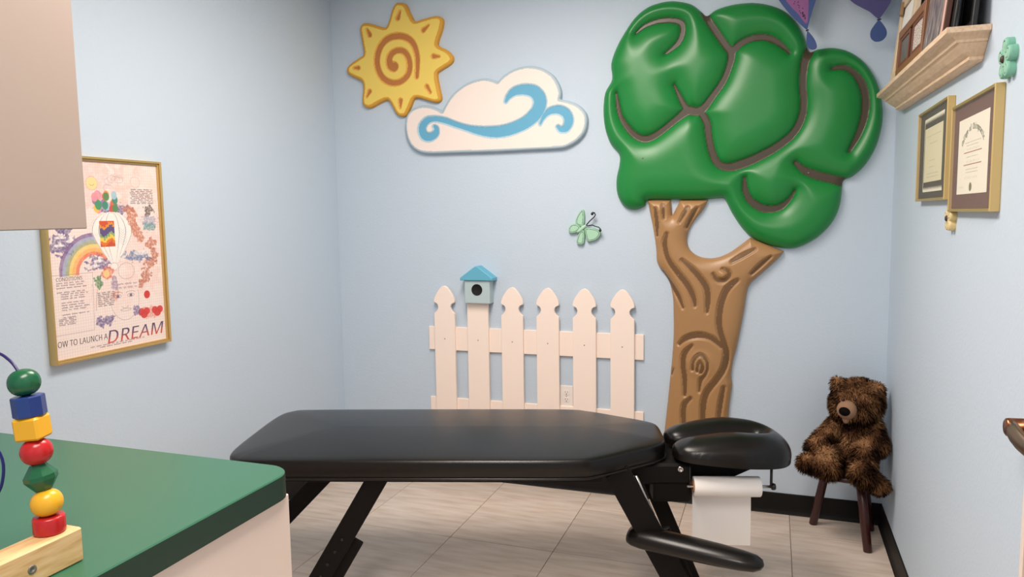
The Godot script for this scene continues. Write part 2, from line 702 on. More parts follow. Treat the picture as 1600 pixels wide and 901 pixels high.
func door() -> void:
	# closed door in the right wall, its latch edge just outside the picture; only the lever reaches in
	var wood := mat(rgb(150, 112, 84), 0.45)
	var z0 := 1.995
	var z1 := 2.778
	var d := struct("door_1", box(Vector3(0.044, 2.03, z1 - z0), 0.002), wood, Vector3(RIGHT + 0.026, 1.025, (z0 + z1) / 2.0))
	var st := begin()
	add_box(st, Vector3(0, 1.03, 1.9835), Vector3(0.12, 2.06, 0.019), 0.001)
	add_box(st, Vector3(0, 1.03, 2.7895), Vector3(0.12, 2.06, 0.019), 0.001)
	add_box(st, Vector3(0, 2.068, (1.974 + 2.799) / 2.0), Vector3(0.12, 0.02, 2.799 - 1.974), 0.001)
	struct("trim_1", done(st), M.cabinet, Vector3(RIGHT + 0.058, 0, 0))
	# lever
	st = begin()
	var turn := Basis(Vector3(0, 0, 1), PI / 2)
	add_lathe(st, [Vector2(0, 0), Vector2(0.031, 0), Vector2(0.031, 0.006), Vector2(0.026, 0.01), Vector2(0.02, 0.011), Vector2(0.019, 0.05), Vector2(0.018, 0.056), Vector2(0.014, 0.0585), Vector2(0, 0.0585)], 32, Vector3.ZERO, turn)
	var base := Vector3(RIGHT + 0.0035, 1.034, 2.026) - d.position
	var h := obj("door_handle", done(st), M.bronze, d, base)
	st = begin()
	add_tube(st, [Vector3(-0.047, -0.002, 0.0), Vector3(-0.048, -0.005, 0.03), Vector3(-0.047, -0.01, 0.06), Vector3(-0.044, -0.014, 0.09), Vector3(-0.04, -0.014, 0.112), Vector3(-0.038, -0.013, 0.118)], [0.011, 0.012, 0.0115, 0.0105, 0.009, 0.003], 16, 1.8)
	obj("lever", done(st), M.nickel, h)


func counter() -> void:
	# peninsula cabinet standing out from the left wall
	var b := thing("base_cabinet", "beige base cabinet under the green countertop", "cabinet", Vector3(LEFT, 0, 2.40))
	var w := -1.008 - LEFT
	obj("body", box(Vector3(w, 0.765, 0.60), 0.002), M.cabinet, b, Vector3(w / 2.0 + 0.001, 0.1 + 0.3825, 0.302))
	obj("toe_kick", box(Vector3(w - 0.06, 0.1, 0.5), 0.001), M.toe, b, Vector3(w / 2.0 - 0.028, 0.05, 0.27))
	for i in 3:
		var d := obj("cabinet_door", box(Vector3(w / 3.0 - 0.006, 0.74, 0.019), 0.003), M.cabinet, b, Vector3(w * (i + 0.5) / 3.0, 0.4825, 0.612))
		var st := begin()
		add_tube(st, [Vector3(0.17, 0.2, 0.009), Vector3(0.17, 0.2, 0.034), Vector3(0.17, 0.3, 0.034), Vector3(0.17, 0.3, 0.009)], [0.004], 10)
		obj("handle", done(st), M.nickel, d)
	var o := PackedVector2Array([Vector2(LEFT + 0.001, -3.03), Vector2(-0.995, -3.03)])
	for k in 9:
		var a := PI / 2.0 * k / 8.0
		o.append(Vector2(-1.06 + 0.065 * cos(a), -2.45 + 0.065 * sin(a)))
	o.append(Vector2(LEFT + 0.001, -2.385))
	for k in o.size():
		o[k] -= Vector2(LEFT, -2.40)
	var t := thing("countertop", "dark green laminate countertop with a rounded corner", "countertop", Vector3(LEFT, 0.866, 2.40))
	obj("slab", slab(o, 0.054, 0.0025), M.laminate, t, Vector3.ZERO, Vector3(-90, 0, 0))
	var band := begin()
	band.set_smooth_group(0)
	for k in range(1, o.size() - 1):
		var p := o[k]
		var q := o[k + 1]
		var e := (q - p).normalized()
		var off := Vector3(e.y, 0, e.x) * 0.0008
		quad(band, Vector3(p.x, 0.0, -p.y) + off, Vector3(q.x, 0.0, -q.y) + off, Vector3(q.x, 0.0515, -q.y) + off, Vector3(p.x, 0.0515, -p.y) + off, off)
	obj("edge_band", done(band), M.edge_band, t)
	var c := thing("wall_cabinet", "beige upper cabinet hanging over the green countertop", "cabinet", Vector3(LEFT, 1.456, 2.37))
	var uw := -1.584 - LEFT
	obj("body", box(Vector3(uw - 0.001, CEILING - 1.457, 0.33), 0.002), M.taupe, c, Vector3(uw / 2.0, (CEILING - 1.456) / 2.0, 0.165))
	for i in 2:
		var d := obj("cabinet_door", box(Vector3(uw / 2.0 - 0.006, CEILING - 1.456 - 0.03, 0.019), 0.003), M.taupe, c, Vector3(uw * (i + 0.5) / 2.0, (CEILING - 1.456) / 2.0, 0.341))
		var st := begin()
		var hx := 0.15 if i == 0 else -0.15
		add_tube(st, [Vector3(hx, -0.55, 0.009), Vector3(hx, -0.55, 0.034), Vector3(hx, -0.45, 0.034), Vector3(hx, -0.45, 0.009)], [0.004], 10)
		obj("handle", done(st), M.nickel, d)


# ---------------------------------------------------------------- treatment table

# a pad from an outline (u, v) and rings of Vector2(inset, height); the top closes on a spine
func pad(outline: PackedVector2Array, rings: Array, spine_a: Vector2, spine_b: Vector2) -> ArrayMesh:
	var st := begin()
	st.set_smooth_group(0)
	var n := outline.size()
	var area := 0.0
	for i in n:
		area += outline[i].cross(outline[(i + 1) % n])
	var s := 1.0 if area > 0.0 else -1.0
	var ring := func(inset: float, y: float, f: float) -> Array:
		var out := []
		for i in n:
			var e := (outline[(i + 1) % n] - outline[(i + n - 1) % n]).normalized()
			var p := outline[i] + Vector2(-e.y, e.x) * s * inset
			var c := Geometry2D.get_closest_point_to_segment(p, spine_a, spine_b)
			p = p.lerp(c, f)
			out.append(Vector3(p.x, y, p.y))
		return out
	var all := []
	for r in rings:
		all.append(ring.call(r[0], r[1], r[2]))
	for k in all.size() - 1:
		for i in n:
			var j := (i + 1) % n
			var e := outline[j] - outline[i]
			var out := Vector3(e.y, 0, -e.x).normalized() * s * maxf(rings[k + 1][1] - rings[k][1], 0.0005) + Vector3.UP * maxf(rings[k + 1][0] - rings[k][0] + 0.1 * (rings[k + 1][2] - rings[k][2]), 0.0)
			if rings[k + 1][1] < 0.5 * (rings[0][1] + rings[-1][1]) and rings[k + 1][0] < rings[k][0]:
				out = Vector3.DOWN
			quad(st, all[k][i], all[k][j], all[k + 1][j], all[k + 1][i], out)
	return done(st)


func treatment_table() -> void:
	var t := thing("treatment_table", "long black vinyl treatment table on slanted black legs", "treatment table", Vector3(-1.18, 0, 1.15), Vector3(0, 16.8, 0))
	var o := rounded(PackedVector2Array([Vector2(-0.67, -0.362), Vector2(-0.3, -0.368), Vector2(0.1, -0.368), Vector2(0.46, -0.362), Vector2(0.56, -0.33), Vector2(0.69, -0.245), Vector2(0.79, -0.172), Vector2(0.822, -0.12), Vector2(0.826, -0.02), Vector2(0.822, 0.08), Vector2(0.79, 0.135), Vector2(0.69, 0.208), Vector2(0.56, 0.298), Vector2(0.46, 0.327), Vector2(0.1, 0.332), Vector2(-0.3, 0.332), Vector2(-0.65, 0.328), Vector2(-0.74, 0.302), Vector2(-0.782, 0.22), Vector2(-0.79, -0.02), Vector2(-0.785, -0.25), Vector2(-0.75, -0.335)]), 6)
	obj("cushion", pad(o, [[0.03, 0.556, 0.0], [0.004, 0.556, 0.0], [0.0, 0.562, 0.0], [0.0, 0.614, 0.0], [0.0012, 0.6195, 0.0], [0.004, 0.6235, 0.0], [0.009, 0.626, 0.0], [0.02, 0.6285, 0.0], [0.04, 0.6315, 0.0], [0.04, 0.6375, 0.2], [0.04, 0.6425, 0.42], [0.04, 0.6462, 0.65], [0.04, 0.6483, 0.85], [0.04, 0.649, 1.0]], Vector2(-0.46, -0.018), Vector2(0.52, -0.018)), M.vinyl, t)
	var pipe := []
	for p in o:
		pipe.append(Vector3(p.x, 0.561, p.y))
	pipe.append(pipe[0])
	obj("piping", tube(pipe, [0.005], 8), M.vinyl, t)
	var st := begin()
	add_box(st, Vector3(-0.08, 0.5435, 0.265), Vector3(1.3, 0.025, 0.03), 0.002)
	add_box(st, Vector3(-0.08, 0.5435, -0.3), Vector3(1.3, 0.025, 0.03), 0.002)
	for u in [-0.715, 0.0, 0.555]:
		add_box(st, Vector3(u, 0.5435, -0.0175), Vector3(0.03, 0.0248, 0.53), 0.002)
	obj("frame", done(st), M.black_paint, t)
	# legs: flat slanted bars, each pair with an adjustable lower bar
	for v in [0.265, -0.25]:
		var ex := 0.0 if v > 0.0 else -0.27
		if v > 0.0:
			var lg := obj("leg", beam(Vector3(-0.225, 0.552, v), Vector3(-0.548, 0.012, v), 0.074, 0.026, Vector3.RIGHT), M.black_paint, t)
			obj("leg_extension", beam(Vector3(-0.325, 0.30, v - 0.028), Vector3(-0.495, 0.012, v - 0.028), 0.06, 0.022, Vector3.RIGHT), M.black_paint, lg)
			for k in 4:
				var at := Vector3(-0.235, 0.535, v).lerp(Vector3(-0.548, 0.012, v), 0.42 + 0.09 * k)
				obj("bolt", lathe([Vector2(0, 0), Vector2(0.006, 0), Vector2(0.005, 0.003), Vector2(0, 0.003)], 12), M.black_plastic, lg, at + Vector3(0, 0, 0.013), Vector3(90, 0, 0))
		else:
			obj("leg", beam(Vector3(-0.42, 0.535, v), Vector3(-0.93, 0.012, v), 0.074, 0.026, Vector3.RIGHT), M.black_paint, t)
	var lr := obj("leg", beam(Vector3(0.625, 0.556, 0.22), Vector3(0.912, 0.012, 0.22), 0.092, 0.026, Vector3.RIGHT), M.black_paint, t)
	obj("leg_extension", beam(Vector3(0.79, 0.32, 0.188), Vector3(0.93, 0.012, 0.188), 0.07, 0.022, Vector3.RIGHT), M.black_paint, lr)
	obj("gas_strut", tube([Vector3(0.70, 0.52, 0.175), Vector3(0.765, 0.37, 0.175)], [0.008], 12), M.chrome, lr)
	obj("leg", beam(Vector3(0.74, 0.53, 0.02), Vector3(0.955, 0.012, 0.02), 0.06, 0.026, Vector3.RIGHT), M.black_paint, t)
	# head end
	st = begin()
	add_box(st, Vector3(0.80, 0.515, 0.02), Vector3(0.22, 0.08, 0.26), 0.01)
	add_box(st, Vector3(0.84, 0.46, 0.09), Vector3(0.14, 0.11, 0.1), 0.006)
	obj("head_bracket", done(st), M.black_paint, t)
	obj("bolt", lathe([Vector2(0, 0), Vector2(0.011, 0), Vector2(0.011, 0.003), Vector2(0.006, 0.005), Vector2(0.0055, 0.002), Vector2(0, 0.002)], 20), M.chrome, t, Vector3(0.868, 0.535, 0.15), Vector3(90, 0, 0))
	obj("head_plate", slab(PackedVector2Array([Vector2(0.90, 0.556), Vector2(0.90, 0.472), Vector2(1.05, 0.472), Vector2(1.21, 0.546), Vector2(1.21, 0.556)]), 0.15, 0.002), M.black_paint, t, Vector3(0, 0, -0.06))
	var ho := rounded(PackedVector2Array([Vector2(0.838, -0.075), Vector2(0.86, -0.125), Vector2(0.93, -0.168), Vector2(1.03, -0.192), Vector2(1.13, -0.196), Vector2(1.22, -0.165), Vector2(1.278, -0.09), Vector2(1.297, 0.01), Vector2(1.285, 0.1), Vector2(1.23, 0.172), Vector2(1.13, 0.204), Vector2(1.03, 0.206), Vector2(0.93, 0.194), Vector2(0.865, 0.165), Vector2(0.845, 0.11), Vector2(0.856, 0.06), Vector2(0.9, 0.026), Vector2(1.0, 0.010), Vector2(1.09, 0.011), Vector2(1.16, 0.008), Vector2(1.182, -0.005), Vector2(1.16, -0.018), Vector2(1.09, -0.018), Vector2(1.0, -0.010), Vector2(0.9, -0.006), Vector2(0.852, -0.028)]), 6)
	for i in ho.size():
		ho[i].y = -ho[i].y
	var nod := Basis(Vector3.BACK, deg_to_rad(-4.0))
	var fc := obj("face_cushion", relief(ho, [], 0.006, {"t0": 0.022, "h": 0.08, "w": 0.1, "base": Color.WHITE, "thin_end": [0.83, 1.1, 0.55]}), M.vinyl, t)
	fc.transform = Transform3D(nod * Basis(Vector3.RIGHT, -PI / 2.0), Vector3(0.86, 0.572, 0) - nod * Vector3(0.86, 0.0, 0))
	# arm rest pad slung below the head end
	var a := Vector3(0.675, 0.300, 0.180)
	var b := Vector3(1.10, 0.295, 0.410)
	var path := []
	for f in [0.0, 0.015, 0.05, 0.12, 0.3, 0.5, 0.7, 0.85, 0.94, 0.985, 1.0]:
		path.append(a.lerp(b, f))
	var arm := obj("arm_rest", tube(path, [0.018, 0.044, 0.053, 0.058, 0.059, 0.058, 0.055, 0.049, 0.041, 0.025, 0.006], 24, 0.64), M.vinyl, t)
	obj("arm_bracket", beam(Vector3(0.78, 0.266, 0.2), Vector3(0.96, 0.266, 0.31), 0.04, 0.012, Vector3.UP), M.black_paint, arm)
	# paper holder
	st = begin()
	add_tube(st, [Vector3(0.892, 0.47, 0.15), Vector3(1.198, 0.47, 0.15)], [0.0055], 12)
	var rod := obj("paper_rod", done(st), M.chrome, t)
	st = begin()
	add_tube(st, [Vector3(1.198, 0.552, 0.12), Vector3(1.198, 0.545, 0.15), Vector3(1.198, 0.472, 0.15)], [0.005], 10)
	add_lathe(st, [Vector2(0, -0.008), Vector2(0.011, -0.007), Vector2(0.013, 0), Vector2(0.011, 0.007), Vector2(0, 0.009)], 20, Vector3(1.206, 0.47, 0.15), Basis(Vector3(0, 0, 1), -PI / 2))
	obj("rod_hanger", done(st), M.black_plastic, rod)
	obj("rod_hanger", tube([Vector3(0.902, 0.55, 0.13), Vector3(0.902, 0.545, 0.15), Vector3(0.902, 0.472, 0.15)], [0.004], 10), M.black_plastic, rod)


func paper_roll() -> void:
	var turn := 16.8
	var u := Vector3(cos(deg_to_rad(turn)), 0, -sin(deg_to_rad(turn)))
	var v := Vector3(sin(deg_to_rad(turn)), 0, cos(deg_to_rad(turn)))
	var t := thing("paper_roll", "roll of white paper hanging under the face cushion, sheet pulled down", "paper roll", Vector3(-1.18, 0.47, 1.15) + u * 0.915 + v * 0.15, Vector3(0, turn, 0))
	var st := begin()
	var axis := Basis(Vector3(0, 0, 1), -PI / 2)
	add_lathe(st, [Vector2(0.0195, 0.002), Vector2(0.0355, 0.0), Vector2(0.037, 0.002), Vector2(0.037, 0.24), Vector2(0.0355, 0.242), Vector2(0.0195, 0.24)], 40, Vector3.ZERO, axis)
	obj("roll", done(st), M.paper, t)
	st = begin()
	add_lathe(st, [Vector2(0.0175, -0.003), Vector2(0.0198, -0.003), Vector2(0.0198, 0.245), Vector2(0.0175, 0.245), Vector2(0.0175, -0.003)], 32, Vector3.ZERO, axis)
	obj("cardboard_core", done(st), M.card, t)
	# the loose sheet leaves the roll at the back and hangs down
	st = begin()
	st.set_smooth_group(0)
	var prof := []
	for k in 7:
		var a := deg_to_rad(120.0 + 10.0 * k)
		prof.append(Vector2(cos(a), sin(a)) * 0.0376)
	for k in 8:
		var f := (k + 1) / 8.0
		prof.append(Vector2(-0.0376 + 0.006 * sin(f * 2.2), -0.24 * f))
	for k in prof.size() - 1:
		var p: Vector2 = prof[k]
		var q: Vector2 = prof[k + 1]
		for s in [0.0, 0.0006]:
			for g in 6:
				var x0 := 0.004 + 0.216 * g / 6.0
				var x1 := 0.004 + 0.216 * (g + 1) / 6.0
				var w0 := 0.002 * sin(g * 1.1) * float(k) / 14.0
				var w1 := 0.002 * sin((g + 1) * 1.1) * float(k) / 14.0
				quad(st, Vector3(x0, p.y, p.x - s + w0), Vector3(x1, p.y, p.x - s + w1), Vector3(x1, q.y, q.x - s + w1), Vector3(x0, q.y, q.x - s + w0), Vector3.BACK if s == 0.0 else Vector3.FORWARD)
	obj("sheet", done(st), M.paper, t)


# ---------------------------------------------------------------- fence, birdhouse, outlet

func fence() -> void:
	var t := thing("picket_fence", "short cream picket fence fixed to the blue wall", "fence", Vector3(-1.215, 0.2, 0))
	for y in [0.794, 0.392]:
		obj("rail", box(Vector3(1.206, 0.132, 0.014), 0.002), M.white_paint, t, Vector3(0, y - 0.2, 0.007))
	var top := []
	var half := [Vector2(0, 1.0905), Vector2(0.012, 1.0865), Vector2(0.024, 1.0765), Vector2(0.037, 1.06), Vector2(0.049, 1.042), Vector2(0.058, 1.024), Vector2(0.062, 1.008), Vector2(0.061, 0.998), Vector2(0.052, 0.9945), Vector2(0.043, 0.989), Vector2(0.038, 0.98), Vector2(0.037, 0.97), Vector2(0.040, 0.959), Vector2(0.047, 0.949), Vector2(0.055, 0.942), Vector2(0.0615, 0.936), Vector2(0.0615, 0.2)]
	for p in half:
		top.append(p)
	for i in range(half.size() - 1, 0, -1):
		top.append(Vector2(-half[i].x, half[i].y))
	var shape := PackedVector2Array()
	for p in top:
		shape.append(p - Vector2(0, 0.2))
	var pointed := slab(shape, 0.018, 0.0018)
	var cut := slab(PackedVector2Array([Vector2(-0.0615, 0), Vector2(-0.0615, 0.80), Vector2(0.0615, 0.80), Vector2(0.0615, 0)]), 0.018, 0.0018)
	var head := lathe([Vector2(0, 0), Vector2(0.0035, 0), Vector2(0.003, 0.0012), Vector2(0, 0.0014)], 12)
	for i in 6:
		var x := -1.7125 + 0.1988 * i + 1.215
		var p := obj("picket", cut if i == 1 else pointed, M.white_paint, t, Vector3(x, 0, 0.014))
		obj("screw", head, M.screw, p, Vector3(0, 0.595, 0.0178), Vector3(90, 0, 0))
	var b := thing("birdhouse", "small pale blue birdhouse with a blue roof on the cut fence picket", "birdhouse", Vector3(-1.502, 1.0, 0.0))
	var body := obj("body", box(Vector3(0.146, 0.125, 0.062), 0.003), M.house_blue, b, Vector3(0, 0.0635, 0.032))
	obj("entrance_hole", lathe([Vector2(0, 0), Vector2(0.0312, 0), Vector2(0.0312, 0.002), Vector2(0.028, 0.0025), Vector2(0.0275, 0.0008), Vector2(0, 0.0006)], 32), M.hole, body, Vector3(0.0, 0.012, 0.0305), Vector3(90, 0, 0))
	obj("roof", slab(PackedVector2Array([Vector2(-0.094, 0.126), Vector2(0.094, 0.126), Vector2(0.094, 0.14), Vector2(0.006, 0.203), Vector2(-0.006, 0.203), Vector2(-0.094, 0.14)]), 0.074, 0.003), M.roof_blue, b)


func outlet() -> void:
	var t := thing("wall_outlet", "white duplex electrical outlet between the fence pickets", "outlet", Vector3(-1.022, 0.453, 0))
	obj("cover_plate", box(Vector3(0.072, 0.115, 0.006), 0.002), M.plate, t, Vector3(0, 0.0575, 0.003))
	for y in [0.0385, 0.0775]:
		var shape := PackedVector2Array()
		for k in 28:
			var a := TAU * k / 28.0
			shape.append(Vector2(0.0172 * cos(a), clampf(0.0172 * sin(a), -0.0142, 0.0142)))
		var s := obj("socket", slab(shape, 0.0025, 0.0006), M.plate, t, Vector3(0, y, 0.0055))
		for h in [[-0.0063, 0.004, 0.0022, 0.0085], [0.0063, 0.004, 0.0022, 0.007], [0.0, -0.007, 0.0048, 0.0048]]:
			obj("slot", box(Vector3(h[2], h[3], 0.0006), 0.0001), M.slot, s, Vector3(h[0], h[1], 0.0026))
	obj("screw", lathe([Vector2(0, 0), Vector2(0.0032, 0), Vector2(0.0026, 0.001), Vector2(0, 0.0012)], 12), M.screw, t, Vector3(0, 0.058, 0.0058), Vector3(90, 0, 0))


# ---------------------------------------------------------------- wall plaques

func strokes_of(lists: Array, origin: Vector2) -> Array:
	return lists.map(func(l): return stroke(l, origin))


func tree() -> void:
	var origin := Vector2(-0.36, 0.16)
	var t := thing("wall_tree", "big moulded cartoon tree on the wall, glossy green crown, brown trunk", "wall tree", Vector3(origin.x, origin.y, 0))
	var crown := rounded(pairs([-0.5496, 2.4827, -0.4789, 2.4863, -0.395, 2.4637, -0.3463, 2.4245, -0.3187, 2.4012, -0.2781, 2.4244, -0.2177, 2.4384, -0.138, 2.4422, -0.0592, 2.4286, 0.0189, 2.394, 0.0775, 2.3354, 0.1172, 2.2592, 0.1376, 2.1981, 0.175, 2.2054, 0.2371, 2.2066, 0.3052, 2.1839, 0.3672, 2.1334, 0.4114, 2.0653, 0.4376, 1.9923, 0.4501, 1.9006, 0.4431, 1.8226, 0.4215, 1.7448, 0.3812, 1.6736, 0.3335, 1.6285, 0.2969, 1.6094, 0.292, 1.5624, 0.2839, 1.4949, 0.2581, 1.4273, 0.209, 1.3659, 0.1523, 1.3246, 0.0944, 1.3009, 0.0419, 1.3008, -0.0248, 1.3176, -0.0993, 1.3531, -0.1477, 1.4031, -0.1897, 1.4675, -0.2152, 1.5176, -0.2293, 1.5406, -0.2597, 1.5412, -0.3294, 1.5355, -0.443, 1.5363, -0.5883, 1.5391, -0.6104, 1.5101, -0.6624, 1.4917, -0.7149, 1.5119, -0.7482, 1.5721, -0.7528, 1.6465, -0.7377, 1.7199, -0.7407, 1.7716, -0.783, 1.8249, -0.8102, 1.8998, -0.8191, 1.9883, -0.8099, 2.0753, -0.7752, 2.1383, -0.7797, 2.2108, -0.7602, 2.2739, -0.7232, 2.3421, -0.6646, 2.4216, -0.6068, 2.465], origin), 4)
	var grooves := strokes_of([
		[-0.3307, 2.4112, 0.0151, -0.2822, 2.3318, 0.0167, -0.2341, 2.2595, 0.0167, -0.2026, 2.2134, 0.0182, -0.2124, 2.1557, 0.0151, -0.2384, 2.0893, 0.0151, -0.2851, 2.0236, 0.0151, -0.3257, 1.9707, 0.0182, -0.3629, 1.9561, 0.0212, -0.402, 1.9612, 0.0212, -0.4579, 1.9222, 0.0151, -0.5289, 1.869, 0.0151, -0.5865, 1.8389, 0.0167, -0.6376, 1.8456, 0.0167, -0.6893, 1.8915, 0.0151, -0.7264, 1.9514, 0.0121, -0.7413, 2.0101, 0.0106, -0.7487, 2.0654, 0.0061],
		[-0.2026, 2.2134, 0.0151, -0.1738, 2.2474, 0.0151, -0.1213, 2.2724, 0.0151, -0.0561, 2.2746, 0.0151, 0.0026, 2.2454, 0.0136, 0.0535, 2.1959, 0.0061],
		[0.1392, 2.2005, 0.0212, 0.118, 2.1431, 0.0182, 0.1126, 2.0508, 0.0167, 0.1195, 1.9706, 0.0167, 0.1122, 1.9042, 0.0167, 0.0818, 1.8386, 0.0167, 0.0186, 1.7806, 0.0182, -0.0721, 1.7296, 0.0197, -0.1516, 1.698, 0.0212, -0.2124, 1.6861, 0.0197, -0.2605, 1.7088, 0.0182, -0.2888, 1.7731, 0.0167, -0.3035, 1.8438, 0.0167, -0.3111, 1.9001, 0.0167, -0.3393, 1.952, 0.0167],
		[-0.3992, 1.9639, 0.0197, -0.4233, 1.9976, 0.0136, -0.4448, 2.0411, 0.0106, -0.4663, 2.086, 0.0061],
		[-0.6536, 2.3456, 0.0045, -0.6104, 2.3766, 0.0091, -0.5462, 2.3941, 0.0121, -0.4756, 2.3914, 0.0136, -0.4336, 2.3708, 0.0151, -0.4304, 2.325, 0.0136, -0.4537, 2.2787, 0.0121, -0.5098, 2.2376, 0.0061],
		[0.2382, 2.1126, 0.0091, 0.2872, 2.1114, 0.0121, 0.3306, 2.0809, 0.0136, 0.3624, 2.0268, 0.0167, 0.3762, 1.9674, 0.0167, 0.3726, 1.8895, 0.0167, 0.3507, 1.8121, 0.0136, 0.3162, 1.7398, 0.0076],
		[0.0915, 1.6961, 0.0106, 0.1242, 1.6638, 0.0167, 0.1757, 1.6391, 0.0197, 0.239, 1.6197, 0.0197, 0.2992, 1.6019, 0.0212],
		[-0.1345, 1.6334, 0.0076, -0.1294, 1.5718, 0.0136, -0.1017, 1.5223, 0.0167, -0.0411, 1.4864, 0.0182, 0.0246, 1.4923, 0.0151, 0.0693, 1.5328, 0.0091, 0.0905, 1.5707, 0.0045]], origin)
	var green := lin(27, 130, 58)
	obj("crown", relief(crown, grooves, 0.0045, {"puffy": true, "t0": 0.006, "floor_h": 0.022, "h": 0.04, "w": 0.12, "base": green, "stroke": lin(72, 61, 43)}), M.painted, t)
	var trunk := rounded(pairs([-0.5941, 1.5385, -0.4815, 1.5363, -0.4815, 1.5363, -0.4785, 1.4983, -0.4742, 1.4603, -0.4583, 1.4912, -0.4347, 1.5354, -0.4347, 1.5354, -0.3031, 1.5328, -0.3031, 1.5328, -0.326, 1.4892, -0.3714, 1.4294, -0.3973, 1.3755, -0.4009, 1.3281, -0.3832, 1.2873, -0.3365, 1.2563, -0.271, 1.2513, -0.2066, 1.2745, -0.1497, 1.3146, -0.106, 1.3503, -0.106, 1.3503, 0.0481, 1.2861, 0.0481, 1.2861, 0.0206, 1.2493, -0.0403, 1.1894, -0.0959, 1.1354, -0.1143, 1.0949, -0.1256, 1.014, -0.1431, 0.9052, -0.1609, 0.8091, -0.1767, 0.7397, -0.1822, 0.6705, -0.1776, 0.6294, -0.1857, 0.5595, -0.1922, 0.4685, -0.1866, 0.3499, -0.1755, 0.2241, -0.1635, 0.1262, -0.1635, 0.1262, -0.5199, 0.0864, -0.5199, 0.0864, -0.514, 0.2622, -0.5023, 0.3934, -0.4893, 0.5237, -0.4791, 0.6383, -0.4689, 0.7521, -0.4629, 0.8648, -0.4637, 0.9625, -0.4685, 1.0597, -0.4894, 1.1354, -0.5307, 1.1971, -0.5488, 1.2385, -0.5518, 1.2937, -0.566, 1.3901, -0.5857, 1.4864, -0.5941, 1.5385], origin), 4)
	var cuts := strokes_of([
		[-0.5526, 1.4926, 0.0056, -0.5469, 1.4314, 0.0084, -0.5438, 1.3632, 0.0042],
		[-0.5163, 1.5124, 0.0042, -0.5133, 1.4717, 0.0056, -0.5118, 1.4473, 0.0028],
		[-0.4951, 1.3698, 0.0056, -0.5056, 1.3221, 0.0098, -0.4876, 1.247, 0.0098, -0.44, 1.1791, 0.0112, -0.3927, 1.1184, 0.0112, -0.3656, 1.0643, 0.0098, -0.3559, 1.0208, 0.0056],
		[-0.4205, 1.2407, 0.0056, -0.3736, 1.2004, 0.0098, -0.3269, 1.1467, 0.0112, -0.3002, 1.0998, 0.0112, -0.2955, 1.0388, 0.0098, -0.2989, 0.991, 0.0056],
		[-0.521, 1.185, 0.007, -0.48, 1.1305, 0.0084, -0.4391, 1.0694, 0.0084, -0.4144, 1.0082, 0.0042],
		[-0.1589, 1.1468, 0.0056, -0.1967, 1.1153, 0.0112, -0.2218, 1.0677, 0.0112, -0.2377, 0.9997, 0.0112, -0.2392, 0.9181, 0.0112, -0.2186, 0.844, 0.0112, -0.2048, 0.7832, 0.0112, -0.2168, 0.714, 0.0112, -0.2487, 0.6569, 0.0112, -0.2941, 0.5915, 0.0112, -0.3106, 0.5275, 0.0112, -0.3122, 0.4291, 0.0098],
		[-0.4303, 0.8248, 0.0056, -0.397, 0.8568, 0.0098, -0.3371, 0.8732, 0.0112, -0.2776, 0.8619, 0.0098, -0.2275, 0.8258, 0.0098],
		[-0.3698, 0.8192, 0.0042, -0.403, 0.7801, 0.0098, -0.4119, 0.7239, 0.0098, -0.4018, 0.6475, 0.0098, -0.401, 0.5702, 0.0056],
		[-0.3739, 0.5538, 0.0056, -0.4046, 0.5135, 0.0098, -0.4065, 0.4213, 0.0084],
		[-0.2155, 0.6176, 0.0056, -0.2276, 0.5475, 0.0084, -0.2394, 0.4491, 0.007],
		[-0.1857, 1.2358, 0.0042, -0.1354, 1.2666, 0.007, -0.0819, 1.2958, 0.0028],
		[-0.0962, 1.1796, 0.0042, -0.0532, 1.2237, 0.007, -0.0105, 1.2621, 0.0028],
		[-0.2711, 1.1746, 0.0042, -0.2552, 1.1506, 0.0084, -0.2229, 1.1457, 0.0084, -0.1975, 1.1689, 0.007, -0.2042, 1.1916, 0.0056, -0.2275, 1.1993, 0.0042],
		[-0.3963, 1.4969, 0.0042, -0.4158, 1.4637, 0.0056, -0.4354, 1.4276, 0.0028],
		[-0.353, 1.4962, 0.0042, -0.3762, 1.4565, 0.0056, -0.402, 1.403, 0.0042],
		[-0.3646, 0.7028, 0.0056, -0.3584, 0.7477, 0.0056, -0.3294, 0.7769, 0.0056, -0.3, 0.7535, 0.0056, -0.293, 0.7166, 0.0056, -0.3044, 0.6785, 0.0056, -0.3253, 0.6466, 0.007, -0.3314, 0.5932, 0.0028],
		[-0.3418, 0.6957, 0.0056, -0.3395, 0.7278, 0.0056, -0.3251, 0.7439, 0.0056, -0.3155, 0.7153, 0.007, -0.3245, 0.6912, 0.007],
		[-0.4698, 0.6686, 0.0042, -0.4605, 0.6945, 0.0028]], origin)
	for c in cuts:
		for i in c[1].size():
			c[1][i] *= 1.2
	obj("trunk", relief(trunk, cuts, 0.0035, {"t0": 0.008, "h": 0.042, "w": 0.075, "bumps": [[-0.329 - origin.x, 0.728 - origin.y, 0.085, 0.014], [-0.227 - origin.x, 1.1725 - origin.y, 0.03, 0.008]], "depth": 0.008, "gw": 0.010, "base": lin(170, 130, 86), "stroke": lin(112, 82, 52)}), M.painted, t)
	var head := lathe([Vector2(0, 0), Vector2(0.004, 0), Vector2(0.003, 0.0015), Vector2(0, 0.0017)], 10)
	for p in [Vector3(-0.612, 1.743, 0.066), Vector3(0.147, 1.648, 0.03), Vector3(-0.439, 1.166, 0.042), Vector3(-0.184, 1.119, 0.045)]:
		obj("screw", head, M.screw, t, p - Vector3(origin.x, origin.y, 0), Vector3(90, 0, 0))


